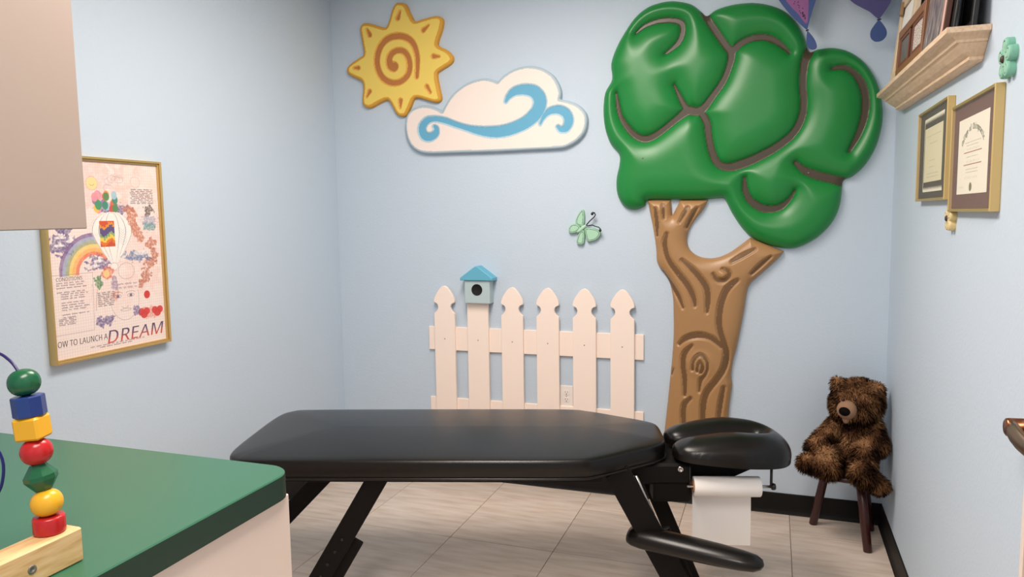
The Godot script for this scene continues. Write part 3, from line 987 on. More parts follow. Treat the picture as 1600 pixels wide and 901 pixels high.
func sun_and_cloud() -> void:
	var o := Vector2(-1.96, 2.03)
	var t := thing("wall_sun", "yellow wooden sun plaque with an orange spiral", "wall sun", Vector3(o.x, o.y, 0))
	var marks := strokes_of([[-1.8464, 2.2279, 0.0084, -1.8401, 2.291, 0.0103, -1.8408, 2.3398, 0.0113, -1.859, 2.3997, 0.0131, -1.8969, 2.4372, 0.0141, -1.9526, 2.4539, 0.015, -2.0152, 2.4458, 0.015, -2.0624, 2.4076, 0.015, -2.0864, 2.3501, 0.015, -2.0828, 2.2901, 0.0141, -2.0546, 2.2382, 0.0141, -2.004, 2.2086, 0.0141, -1.9493, 2.2087, 0.0131, -1.9031, 2.2389, 0.0131, -1.8871, 2.2849, 0.0131, -1.8945, 2.3344, 0.0131, -1.9215, 2.369, 0.0131, -1.9608, 2.3772, 0.0131, -1.9976, 2.3606, 0.0141, -2.0124, 2.3292, 0.0159, -2.002, 2.2987, 0.0206, -1.984, 2.2924, 0.0244]] + [
		[-1.936, 2.5838, 0.0019, -1.9506, 2.5474, 0.0094],
		[-1.7681, 2.492, 0.0019, -1.7995, 2.4699, 0.0094],
		[-1.7083, 2.324, 0.0019, -1.7431, 2.3288, 0.0103],
		[-1.7669, 2.1401, 0.0038, -1.7869, 2.1737, 0.0084],
		[-1.9515, 2.0699, 0.0019, -1.9491, 2.1085, 0.0103],
		[-2.1582, 2.142, 0.0019, -2.1396, 2.17, 0.0094],
		[-2.2333, 2.3047, 0.0028, -2.2061, 2.3036, 0.0084],
		[-2.1432, 2.506, 0.0028, -2.1269, 2.4747, 0.0094]], o)
	obj("plaque", relief(rounded(pairs([-1.9372, 2.6293, -1.904, 2.6161, -1.8779, 2.5622, -1.8513, 2.5238, -1.8014, 2.5305, -1.7247, 2.5383, -1.6874, 2.5193, -1.6918, 2.472, -1.7174, 2.4072, -1.7158, 2.3831, -1.6646, 2.3546, -1.6332, 2.3184, -1.6426, 2.2856, -1.6995, 2.2563, -1.7274, 2.2342, -1.7182, 2.1655, -1.7067, 2.1063, -1.7258, 2.086, -1.7696, 2.0927, -1.8356, 2.1146, -1.8693, 2.1118, -1.899, 2.0592, -1.9227, 2.0257, -1.9569, 2.0246, -1.9825, 2.0441, -2.0117, 2.0959, -2.034, 2.1173, -2.0807, 2.1052, -2.14, 2.0816, -2.1773, 2.0909, -2.1914, 2.1222, -2.183, 2.1875, -2.1896, 2.2283, -2.2337, 2.2517, -2.2744, 2.275, -2.2815, 2.3059, -2.2602, 2.3296, -2.1998, 2.36, -2.1721, 2.3777, -2.1791, 2.4383, -2.1904, 2.5091, -2.1752, 2.5394, -2.1344, 2.5395, -2.0603, 2.5146, -2.0284, 2.5087, -2.0079, 2.541, -1.9867, 2.5975, -1.9654, 2.6264], o), 5), marks, 0.003, {"t0": 0.016, "h": 0.012, "w": 0.013, "depth": 0.004, "gw": 0.003, "base": lin(244, 214, 108), "band": lin(216, 160, 62), "band_w": 0.016, "stroke": lin(190, 124, 70), "ring": lin(232, 172, 74), "ring_w": 0.007}), M.matte, t)
	o = Vector2(-1.4, 1.84)
	t = thing("wall_cloud", "white wooden cloud plaque with blue wind swirls", "wall cloud", Vector3(o.x, o.y, 0))
	obj("plaque", relief(rounded(pairs([-1.9238, 1.9908, -1.9148, 2.0253, -1.8821, 2.0581, -1.8256, 2.0745, -1.7703, 2.0692, -1.7213, 2.0505, -1.6997, 2.0375, -1.6997, 2.0375, -1.6826, 2.0658, -1.6379, 2.1213, -1.5725, 2.1651, -1.5084, 2.1873, -1.4453, 2.1923, -1.3988, 2.1794, -1.3783, 2.1704, -1.3783, 2.1704, -1.3418, 2.2007, -1.2803, 2.2289, -1.2097, 2.2374, -1.1402, 2.2227, -1.0815, 2.186, -1.0477, 2.1376, -1.0335, 2.0907, -1.0396, 2.0588, -1.0396, 2.0588, -0.995, 2.0468, -0.9469, 2.0255, -0.9088, 1.9866, -0.8975, 1.9447, -0.9092, 1.8903, -0.9478, 1.846, -1.0062, 1.8161, -1.0651, 1.8093, -1.2049, 1.8086, -1.4106, 1.8075, -1.6236, 1.8103, -1.7774, 1.8125, -1.8441, 1.8252, -1.8884, 1.8541, -1.9153, 1.9004, -1.9251, 1.9509], o), 5), strokes_of([
		[-1.3343, 2.0629, 0.0056, -1.3165, 2.0901, 0.0131, -1.2805, 2.114, 0.0206, -1.2249, 2.1178, 0.0253, -1.175, 2.1023, 0.03, -1.1486, 2.0652, 0.0328, -1.1531, 2.019, 0.0328, -1.1865, 1.977, 0.0319, -1.2423, 1.9424, 0.03, -1.3243, 1.9172, 0.0291, -1.4072, 1.9109, 0.0272, -1.491, 1.9227, 0.0206, -1.5544, 1.9395, 0.0141, -1.6183, 1.9603, 0.0131, -1.6828, 1.9852, 0.0141, -1.7482, 1.9986, 0.0131, -1.7927, 1.9893, 0.0178, -1.8216, 1.9532, 0.0206, -1.8083, 1.9119, 0.0225, -1.7729, 1.9033, 0.0206, -1.7415, 1.9195, 0.0178, -1.7365, 1.9439, 0.0131, -1.7471, 1.9573, 0.0075],
		[-1.147, 1.9373, 0.0038, -1.1267, 1.9755, 0.0103, -1.0919, 2.0014, 0.0159, -1.0428, 2.004, 0.0206, -1.006, 1.9807, 0.0225, -0.9946, 1.945, 0.0225, -1.0094, 1.9116, 0.0188, -1.0357, 1.9055, 0.0131, -1.0503, 1.9192, 0.0084]], o), 0.003, {"t0": 0.018, "h": 0.012, "w": 0.01, "depth": 0.004, "gw": 0.003, "base": lin(243, 229, 220), "band": lin(176, 194, 204), "band_w": 0.0145, "stroke": lin(104, 172, 204), "ring": lin(178, 204, 216), "ring_w": 0.0085}), M.matte, t)


func wall_butterfly() -> void:
	var o := Vector2(-0.955, 1.37)
	var t := thing("wall_butterfly", "mint green wooden butterfly with black wire antennae", "butterfly", Vector3(o.x, o.y, 0))
	for w in [
		[-0.9265, 1.4097, -0.9196, 1.4292, -0.9168, 1.4553, -0.9194, 1.4847, -0.9261, 1.4972, -0.9362, 1.4931, -0.9498, 1.4753, -0.9617, 1.4526, -0.9652, 1.4329, -0.9602, 1.4198, -0.9433, 1.4114],
		[-0.9383, 1.4016, -0.9501, 1.418, -0.967, 1.4247, -0.9874, 1.42, -0.9994, 1.4069, -1.0029, 1.3872, -0.9944, 1.3772, -0.9774, 1.3755, -0.957, 1.382],
		[-0.9232, 1.3933, -0.9367, 1.3868, -0.9503, 1.3704, -0.9572, 1.3507, -0.9607, 1.331, -0.954, 1.3194, -0.937, 1.3162, -0.9235, 1.3211, -0.9184, 1.3375, -0.9166, 1.3637, -0.9182, 1.3834],
		[-0.9181, 1.3981, -0.8963, 1.4029, -0.8662, 1.3994, -0.8429, 1.3895, -0.8336, 1.3765, -0.8363, 1.3634, -0.853, 1.3439, -0.8764, 1.3342, -0.8965, 1.3326, -0.9049, 1.3408, -0.9115, 1.3605, -0.9165, 1.3834]]:
		obj("wing", relief(rounded(pairs(w, o), 4), [], 0.0015, {"t0": 0.014, "h": 0.007, "w": 0.006, "base": lin(172, 214, 186), "line": lin(70, 96, 82), "line_at": 0.0075, "line_w": 0.0011, "band": lin(148, 196, 168), "band_w": 0.003}), M.matte, t)
	var body := []
	var b: Array = [-0.9091, 1.4168, 0, -0.9252, 1.4048, 0, -0.9405, 1.3902, 0, -0.9557, 1.3798, 0]
	for i in range(0, b.size(), 3):
		body.append(Vector3(b[i] - o.x, b[i + 1] - o.y, 0.018))
	obj("body", tube(body, [0.006, 0.0095, 0.0085, 0.005], 14), mat(rgb(178, 216, 190), 0.55), t)
	for w in [
		[-0.9072, 1.4169, -0.887, 1.4388, -0.8637, 1.458, -0.856, 1.4692, -0.8603, 1.479, -0.8686, 1.4801, -0.8719, 1.4743],
		[-0.9038, 1.4129, -0.8738, 1.4176, -0.8572, 1.4109, -0.8389, 1.4066, -0.83, 1.3978, -0.8307, 1.3897]]:
		var path := []
		var flat := pairs(w, o)
		for i in flat.size():
			path.append(Vector3(flat[i].x, flat[i].y, 0.02 + 0.018 * sin(PI * 0.5 * i / (flat.size() - 1.0))))
		var st := begin()
		add_tube(st, path, [0.003, 0.0028, 0.0028, 0.0028, 0.0034, 0.0055, 0.006], 10)
		add_lathe(st, [Vector2(0, -0.008), Vector2(0.006, -0.005), Vector2(0.0075, 0), Vector2(0.006, 0.005), Vector2(0, 0.008)], 14, path[-1])
		obj("antenna", done(st), M.black_wire, t)


func hanging_ornament() -> void:
	var t := thing("hanging_ornament", "purple and blue sheer ornament with teardrop tails hanging over the tree", "ornament", Vector3(0.22, 2.186, 0.105))
	var o := Vector2(0.22, 2.186)
	var sheer := mat(rgb(76, 72, 124), 0.5)
	sheer.backlight_enabled = true
	sheer.backlight = rgb(60, 56, 96)
	var blue := mat(rgb(58, 82, 138), 0.5)
	blue.backlight_enabled = true
	blue.backlight = rgb(40, 60, 96)
	var pink := mat(rgb(140, 84, 140), 0.5)
	var l := rounded(pairs([0.123, 2.272, 0.123, 2.272, 0.09, 2.305, 0.045, 2.355, 0.005, 2.41, -0.035, 2.48, -0.05, 2.56, 0.0, 2.63, 0.1, 2.64, 0.17, 2.58, 0.185, 2.5, 0.165, 2.43, 0.150, 2.38, 0.134, 2.325], o), 4)
	var w := obj("wing", slab(l, 0.002, 0.0005), blue, t)
	obj("pink_panel", slab(rounded(pairs([0.121, 2.302, 0.085, 2.345, 0.05, 2.385, 0.02, 2.43, 0.0, 2.5, 0.06, 2.56, 0.12, 2.5, 0.126, 2.4], o), 4), 0.0005, 0.0001), pink, w, Vector3(0, 0, 0.002))
	var st := begin()
	var rng := RandomNumberGenerator.new()
	rng.seed = 3
	for k in 46:
		var f := rng.randf()
		var c := Vector2(0.118, 2.32).lerp(Vector2(0.03, 2.44), f) + Vector2(rng.randf() * 0.05 * f - 0.004, rng.randf_range(-0.012, 0.03) * (0.3 + f))
		add_lathe(st, [Vector2(0, 0), Vector2(0.0022, 0), Vector2(0, 0.0004)], 8, Vector3(c.x - o.x, c.y - o.y, 0.0026), Basis(Vector3(1, 0, 0), PI / 2))
	var dots := obj("dots", done(st), M.black_wire, w)
	dots.set_meta("kind", "stuff")
	obj("tail", slab(rounded(pairs([0.1225, 2.273, 0.1225, 2.273, 0.121, 2.24, 0.124, 2.206, 0.14, 2.188, 0.158, 2.188, 0.165, 2.2, 0.156, 2.228, 0.138, 2.255], o), 4), 0.002, 0.0005), blue, t)
	var r := rounded(pairs([0.41, 2.291, 0.41, 2.291, 0.392, 2.308, 0.372, 2.328, 0.34, 2.348, 0.3, 2.378, 0.262, 2.43, 0.25, 2.5, 0.27, 2.58, 0.34, 2.64, 0.42, 2.62, 0.47, 2.54, 0.478, 2.45, 0.458, 2.372, 0.434, 2.325], o), 4)
	obj("wing", slab(r, 0.002, 0.0005), sheer, t)
	obj("tail", slab(rounded(pairs([0.410, 2.292, 0.410, 2.292, 0.392, 2.268, 0.379, 2.244, 0.380, 2.218, 0.395, 2.201, 0.411, 2.198, 0.428, 2.203, 0.442, 2.221, 0.441, 2.245, 0.427, 2.270], o), 4), 0.002, 0.0005), blue, t)
	obj("knot", tube([Vector3(0.183, 0.104, 0.001), Vector3(0.199, 0.106, 0.001)], [0.003], 8), M.black_wire, t)
	obj("knot", tube([Vector3(-0.103, 0.085, 0.001), Vector3(-0.091, 0.088, 0.001)], [0.003], 8), M.black_wire, t)
	st = begin()
	add_tube(st, [Vector3(-0.05, 0.30, 0.001), Vector3(0.0, 0.36, 0.001), Vector3(0.05, 0.30, 0.001)], [0.006, 0.009, 0.006], 10)
	add_tube(st, [Vector3(0.0, 0.36, 0.001), Vector3(0.0, CEILING - 2.186, 0.001)], [0.0012], 6)
	add_tube(st, [Vector3(-0.1, 0.32, -0.002), Vector3(0.0, 0.36, -0.002), Vector3(0.1, 0.32, -0.002)], [0.0025], 8)
	obj("hanger", done(st), M.black_wire, t)


# ---------------------------------------------------------------- poster

func dab(im: Image, u: float, v: float, ru: float, rv: float, c: Color, alpha: float, n: FastNoiseLite = null, rough := 0.5) -> void:
	var w := im.get_width()
	var h := im.get_height()
	for y in range(maxi(0, int((v - rv * 1.5) * h)), mini(h, int((v + rv * 1.5) * h) + 1)):
		for x in range(maxi(0, int((u - ru * 1.5) * w)), mini(w, int((u + ru * 1.5) * w) + 1)):
			var du := (x / float(w) - u) / ru
			var dv := (y / float(h) - v) / rv
			var d := sqrt(du * du + dv * dv)
			var a := alpha
			if n:
				var k := n.get_noise_2d(x, y)
				d += k * rough
				a *= clampf(0.75 + 0.8 * n.get_noise_2d(y * 2.0 + 300.0, x * 2.0), 0.2, 1.0)
			if d < 1.0:
				im.set_pixel(x, y, im.get_pixel(x, y).lerp(c, a * clampf((1.0 - d) * 8.0, 0.0, 1.0)))


func pen(im: Image, pts: Array, c: Color, alpha := 0.8, r := 0.7) -> void:
	var w := im.get_width()
	var h := im.get_height()
	for i in pts.size() - 1:
		var a := Vector2(pts[i].x * w, pts[i].y * h)
		var b := Vector2(pts[i + 1].x * w, pts[i + 1].y * h)
		var steps := int(a.distance_to(b)) + 1
		for s in steps + 1:
			var p := a.lerp(b, float(s) / steps)
			for dy in range(-int(r), int(r) + 1):
				for dx in range(-int(r), int(r) + 1):
					var x := int(p.x) + dx
					var y := int(p.y) + dy
					if x >= 0 and y >= 0 and x < w and y < h:
						im.set_pixel(x, y, im.get_pixel(x, y).lerp(c, alpha))


func ring(u: float, v: float, ru: float, rv: float, a0 := 0.0, a1 := 360.0) -> Array:
	var out := []
	for k in 25:
		var a := deg_to_rad(lerpf(a0, a1, k / 24.0))
		out.append(Vector2(u + ru * cos(a), v + rv * sin(a)))
	return out


func scrawl(im: Image, u0: float, u1: float, v: float, c: Color, rng: RandomNumberGenerator, tall := 0.0035, alpha := 0.75) -> void:
	var u := u0
	while u < u1:
		var word := minf(rng.randf_range(0.02, 0.07), u1 - u)
		var pts := []
		var k := 0
		var x := u
		while x < u + word:
			pts.append(Vector2(x, v + (tall if k % 2 else -tall) * rng.randf_range(0.3, 1.0)))
			x += tall * 0.9
			k += 1
		pen(im, pts, c, alpha)
		u += word + 0.012


func poster_print() -> ImageTexture:
	var im := Image.create(424, 592, false, Image.FORMAT_RGB8)
	im.fill(rgb(240, 224, 217))
	var rng := RandomNumberGenerator.new()
	rng.seed = 8
	var n := noise(0.045, 3, 4)
	var coarse := noise(0.02, 3, 9)
	dab(im, 0.3, 0.1, 0.42, 0.16, rgb(236, 178, 170), 0.4, coarse, 1.0)
	dab(im, 0.75, 0.08, 0.3, 0.12, rgb(240, 200, 180), 0.3, coarse, 1.0)
	dab(im, 0.8, 0.45, 0.25, 0.2, rgb(238, 200, 190), 0.4, coarse, 1.0)
	dab(im, 0.55, 0.66, 0.4, 0.12, rgb(240, 205, 195), 0.35, coarse, 1.0)
	for k in range(0, 424, 9):
		pen(im, [Vector2(k / 424.0, 0), Vector2(k / 424.0, 1)], rgb(196, 174, 172), 0.38)
	for k in range(0, 592, 9):
		pen(im, [Vector2(0, k / 592.0), Vector2(1, k / 592.0)], rgb(196, 174, 172), 0.38)
	# purple washes with white birds
	for d in [[0.1, 0.42, 0.1, 0.06], [0.13, 0.35, 0.09, 0.03], [0.4, 0.53, 0.1, 0.045], [0.43, 0.842, 0.085, 0.03], [0.58, 0.245, 0.14, 0.03]]:
		dab(im, d[0], d[1], d[2], d[3], rgb(104, 92, 138), 0.85, n, 0.8)
	for b in [[0.1, 0.39], [0.17, 0.41], [0.08, 0.43], [0.4, 0.52], [0.36, 0.545], [0.44, 0.5]]:
		dab(im, b[0], b[1], 0.045, 0.008, rgb(246, 238, 234), 0.95, n, 0.4)
		dab(im, b[0] + 0.01, b[1] - 0.008, 0.015, 0.014, rgb(246, 238, 234), 0.95, n, 0.4)
	# rainbow
	var hues := [rgb(122, 92, 140), rgb(146, 158, 190), rgb(150, 160, 120), rgb(236, 200, 96), rgb(240, 170, 84), rgb(228, 112, 76)]
	for y in range(210, 350):
		for x in range(30, 200):
			var q := Vector2(x / 424.0 * 0.53 - 0.192, y / 592.0 * 0.739 - 0.432)
			var r := q.length()
			if q.y < 0.0 and r < 0.158 and r > 0.072:
				var c: Color = hues[clampi(int((0.158 - r) / 0.086 * 6.0), 0, 5)]
				im.set_pixel(x, y, im.get_pixel(x, y).lerp(c, 0.72 + 0.2 * n.get_noise_2d(x, y)))
	# bunch of balloons and round sun
	dab(im, 0.385, 0.114, 0.05, 0.035, rgb(240, 214, 150), 0.95)
	pen(im, ring(0.385, 0.114, 0.05, 0.035), rgb(190, 140, 100))
	pen(im, ring(0.385, 0.114, 0.02, 0.012, 20, 160), rgb(190, 120, 80))
	var party := [rgb(226, 150, 160), rgb(228, 160, 170), rgb(168, 196, 210), rgb(214, 112, 80), rgb(72, 140, 116), rgb(230, 140, 70), rgb(206, 84, 74), rgb(150, 120, 170), rgb(236, 190, 90), rgb(90, 140, 90), rgb(190, 120, 160), rgb(226, 130, 60)]
	for k in 22:
		dab(im, 0.4 + 0.19 * rng.randf(), 0.165 + 0.085 * rng.randf(), 0.028, 0.024, party[k % 12], 0.95)
	dab(im, 0.43, 0.225, 0.032, 0.028, rgb(72, 150, 110), 0.95)
	dab(im, 0.40, 0.185, 0.03, 0.025, rgb(228, 150, 160), 0.95)
	# hot-air balloon
	for y in range(150, 322):
		for x in range(120, 330):
			var u := x / 424.0
			var v := y / 592.0
			var half := 0.185 * sqrt(maxf(0.0, 1.0 - pow((v - 0.37) / 0.108, 2.0))) if v < 0.37 else lerpf(0.185, 0.035, pow((v - 0.37) / 0.165, 1.25))
			if v > 0.262 and v < 0.535 and absf(u - 0.54) < half:
				im.set_pixel(x, y, im.get_pixel(x, y).lerp(rgb(246, 236, 228), 0.93))
				var e := absf(u - 0.54) / half
				for g in [0.33, 0.66, 0.97]:
					if absf(e - g) < 0.012:
						im.set_pixel(x, y, rgb(130, 130, 150))
	for k in 7:
		pen(im, [Vector2(0.6, 0.345 + 0.013 * k), Vector2(0.635, 0.365 + 0.013 * k), Vector2(0.67, 0.345 + 0.013 * k)], rgb(120, 150, 170), 0.6)
	for y in range(184, 265):
		for x in range(181, 237):
			var k := (y - 184) / 81.0 + 0.09 * sin(x * 0.12) + 0.1 * n.get_noise_2d(x * 2, y * 2)
			var stripe := [rgb(206, 86, 56), rgb(226, 146, 60), rgb(96, 82, 130), rgb(96, 82, 130), rgb(140, 170, 110), rgb(236, 200, 90), rgb(222, 120, 50), rgb(196, 84, 60)]
			im.set_pixel(x, y, stripe[clampi(int(k * 8.0), 0, 7)])
	dab(im, 0.536, 0.555, 0.035, 0.02, rgb(244, 230, 222), 0.95)
	pen(im, ring(0.536, 0.555, 0.035, 0.02), rgb(150, 140, 160))
	# warm leaves, brown and teal washes at the right
	for d in [[0.73, 0.3, 0.05, 0.045], [0.76, 0.37, 0.05, 0.04], [0.7, 0.25, 0.06, 0.02], [0.8, 0.41, 0.04, 0.02], [0.9, 0.44, 0.06, 0.03], [0.93, 0.5, 0.04, 0.04], [0.88, 0.55, 0.06, 0.035], [0.83, 0.62, 0.05, 0.04], [0.78, 0.66, 0.03, 0.03]]:
		dab(im, d[0], d[1], d[2], d[3], rgb(204, 122, 88).lerp(rgb(170, 100, 84), d[1]), 0.85, n, 0.7)
	dab(im, 0.895, 0.255, 0.05, 0.03, rgb(96, 78, 74), 0.9, n, 0.8)
	dab(im, 0.9, 0.345, 0.08, 0.025, rgb(84, 140, 140), 0.8, n, 0.7)
	dab(im, 0.9, 0.31, 0.08, 0.025, rgb(140, 150, 180), 0.6, n, 0.9)
	dab(im, 0.76, 0.505, 0.14, 0.03, rgb(96, 116, 160), 0.8, n, 0.8)
	dab(im, 0.8, 0.49, 0.08, 0.014, rgb(246, 238, 232), 0.9, n, 0.5)
	dab(im, 0.47, 0.585, 0.06, 0.035, rgb(216, 110, 84), 0.85, n, 0.5)
	dab(im, 0.46, 0.59, 0.03, 0.022, rgb(238, 206, 140), 0.9)
	dab(im, 0.385, 0.635, 0.045, 0.03, rgb(84, 128, 84), 0.9, n, 0.8)
	pen(im, [Vector2(0.385, 0.65), Vector2(0.36, 0.7), Vector2(0.35, 0.78)], rgb(90, 120, 90))
	dab(im, 0.53, 0.65, 0.03, 0.05, rgb(120, 100, 140), 0.6, n, 0.6)
	dab(im, 0.53, 0.71, 0.03, 0.03, rgb(220, 140, 120), 0.7, n, 0.6)
	# hearts and apple
	dab(im, 0.86, 0.83, 0.13, 0.035, rgb(226, 120, 100), 0.6, n, 0.4)
	for hx in [0.79, 0.925]:
		for s in [-0.026, 0.026]:
			dab(im, hx + s, 0.822, 0.034, 0.022, rgb(206, 66, 62), 0.9)
		dab(im, hx, 0.838, 0.036, 0.024, rgb(206, 66, 62), 0.9)
	dab(im, 0.829, 0.728, 0.032, 0.024, rgb(206, 58, 54), 0.95)
	dab(im, 0.72, 0.81, 0.035, 0.035, rgb(110, 96, 146), 0.8, n, 0.7)
	# line drawing of a face
	var ink := rgb(110, 92, 100)
	pen(im, ring(0.615, 0.735, 0.135, 0.118, -20, 200), ink, 0.6)
	pen(im, ring(0.645, 0.585, 0.075, 0.045), ink, 0.6)
	for e in [0.55, 0.672]:
		pen(im, ring(e, 0.719, 0.032, 0.009), ink, 0.7)
		dab(im, e, 0.719, 0.014, 0.009, rgb(110, 96, 130), 0.9)
		pen(im, ring(e, 0.71, 0.045, 0.014, 200, 340), ink, 0.6)
	pen(im, ring(0.612, 0.778, 0.028, 0.009, 0, 180), ink, 0.6)
	pen(im, ring(0.618, 0.797, 0.05, 0.006), ink, 0.6)
	for k in 6:
		pen(im, ring(rng.randf_range(0.5, 0.68), rng.randf_range(0.08, 0.14), 0.04, 0.02, rng.randf() * 180, 360), rgb(150, 130, 150), 0.5)
	pen(im, ring(0.78, 0.1, 0.045, 0.03), rgb(190, 110, 100), 0.6)
	# handwriting too small to read
	for k in 9:
		scrawl(im, 0.72 + 0.02 * rng.randf(), 0.95, 0.14 + 0.0095 * k, rgb(90, 80, 90), rng)
	for k in 8:
		scrawl(im, 0.37, 0.52, 0.69 + 0.0098 * k, rgb(90, 80, 90), rng)
	for k in 2:
		scrawl(im, 0.56, 0.74, 0.655 + 0.02 * k, rgb(110, 90, 110), rng, 0.006)
	for row in [0.618, 0.63, 0.643, 0.664, 0.675, 0.686, 0.697, 0.718, 0.73, 0.742, 0.754, 0.778, 0.792, 0.8, 0.809, 0.818, 0.827]:
		scrawl(im, 0.04 + (0.03 if row > 0.67 and row < 0.8 else 0.0), 0.18 if row > 0.78 else rng.randf_range(0.24, 0.31), row, rgb(110, 96, 110), rng)
	pen(im, [Vector2(0.0, 0.577), Vector2(0.34, 0.577), Vector2(0.325, 0.878), Vector2(0.0, 0.878)], rgb(150, 120, 130), 0.8)
	scrawl(im, 0.28, 0.78, 0.967, rgb(130, 110, 116), rng, 0.0025)
	scrawl(im, 0.36, 0.66, 0.977, rgb(130, 110, 116), rng, 0.0025)
	return ImageTexture.create_from_image(im)


func picture_frame(parent: Node, w: float, h: float, border: float, depth: float, m: Material, side: Material, y0 := 0.0) -> void:
	for s in [-1, 1]:
		obj("frame_rail", box(Vector3(border, h, depth), 0.0015), side, parent, Vector3(s * (w - border) / 2.0, y0 + h / 2.0, depth / 2.0))
		obj("frame_rail", box(Vector3(w - 2.0 * border, border, depth), 0.0015), m, parent, Vector3(0, y0 + h / 2.0 + s * (h - border) / 2.0, depth / 2.0))


func poster() -> void:
	var w := 0.53
	var h := 0.739
	var t := thing("framed_poster", "dream poster of balloons and a rainbow in a thin gold frame", "poster", Vector3(LEFT, 0.97, 1.60), Vector3(0, 90, 0))
	picture_frame(t, w, h, 0.009, 0.032, M.gold, M.gold)
	var st := begin()
	for s in [-1, 1]:
		add_box(st, Vector3(s * (w / 2.0 - 0.012), h / 2.0, 0.013), Vector3(0.006, h - 0.018, 0.024), 0.001)
		add_box(st, Vector3(0, h / 2.0 + s * (h / 2.0 - 0.012), 0.013), Vector3(w - 0.03, 0.006, 0.024), 0.001)
	obj("inner_lip", done(st), M.gold, t)
	obj("backing", box(Vector3(w - 0.02, h - 0.02, 0.014), 0.001), M.paper, t, Vector3(0, h / 2.0, 0.009))
	var q := QuadMesh.new()
	q.size = Vector2(w - 0.03, h - 0.03)
	var m := mat(Color.WHITE, 0.6)
	m.albedo_texture = poster_print()
	m.texture_repeat = false
	var p := obj("print", q, m, t, Vector3(0, h / 2.0, 0.0166))
	var at := func(u: float, v: float) -> Vector3: return Vector3((u - 0.5) * w, (0.5 - v) * h, 0.0)
	var ink := mat(rgb(70, 58, 70), 0.7)
	for line in [["CONDITIONS", 0.165, 0.595, 0.018, 1.0, 0.25], ["HOW TO LAUNCH A", 0.222, 0.907, 0.030, 0.86, 0.1]]:
		var o := obj("lettering", text(line[0], line[3], 0.0004), ink, p, at.call(line[1], line[2]))
		o.transform.basis = Basis(Vector3(line[4], 0, 0), Vector3(line[5] * 0.3, 1, 0), Vector3(0, 0, 1))
	var dye := GradientTexture2D.new()
	dye.gradient = ramp([[0.0, rgb(72, 62, 100)], [0.45, rgb(120, 84, 110)], [0.62, rgb(196, 84, 76)], [1.0, rgb(214, 96, 80)]])
	dye.width = 8
	dye.height = 64
	dye.fill_from = Vector2(0, 0)
	dye.fill_to = Vector2(0, 1)
	var two := mat(Color.WHITE, 0.7)
	two.albedo_texture = dye
	two.uv1_triplanar = true
	two.uv1_scale = Vector3(1, 14, 1)
	two.uv1_offset = Vector3(0, 0.5, 0)
	var dream := obj("lettering", text("DREAM", 0.067, 0.0004), two, p, at.call(0.695, 0.914))
	dream.transform.basis = Basis(Vector3(1.28, 0, 0), Vector3(0.22, 1, 0), Vector3(0, 0, 1))


# ---------------------------------------------------------------- right wall

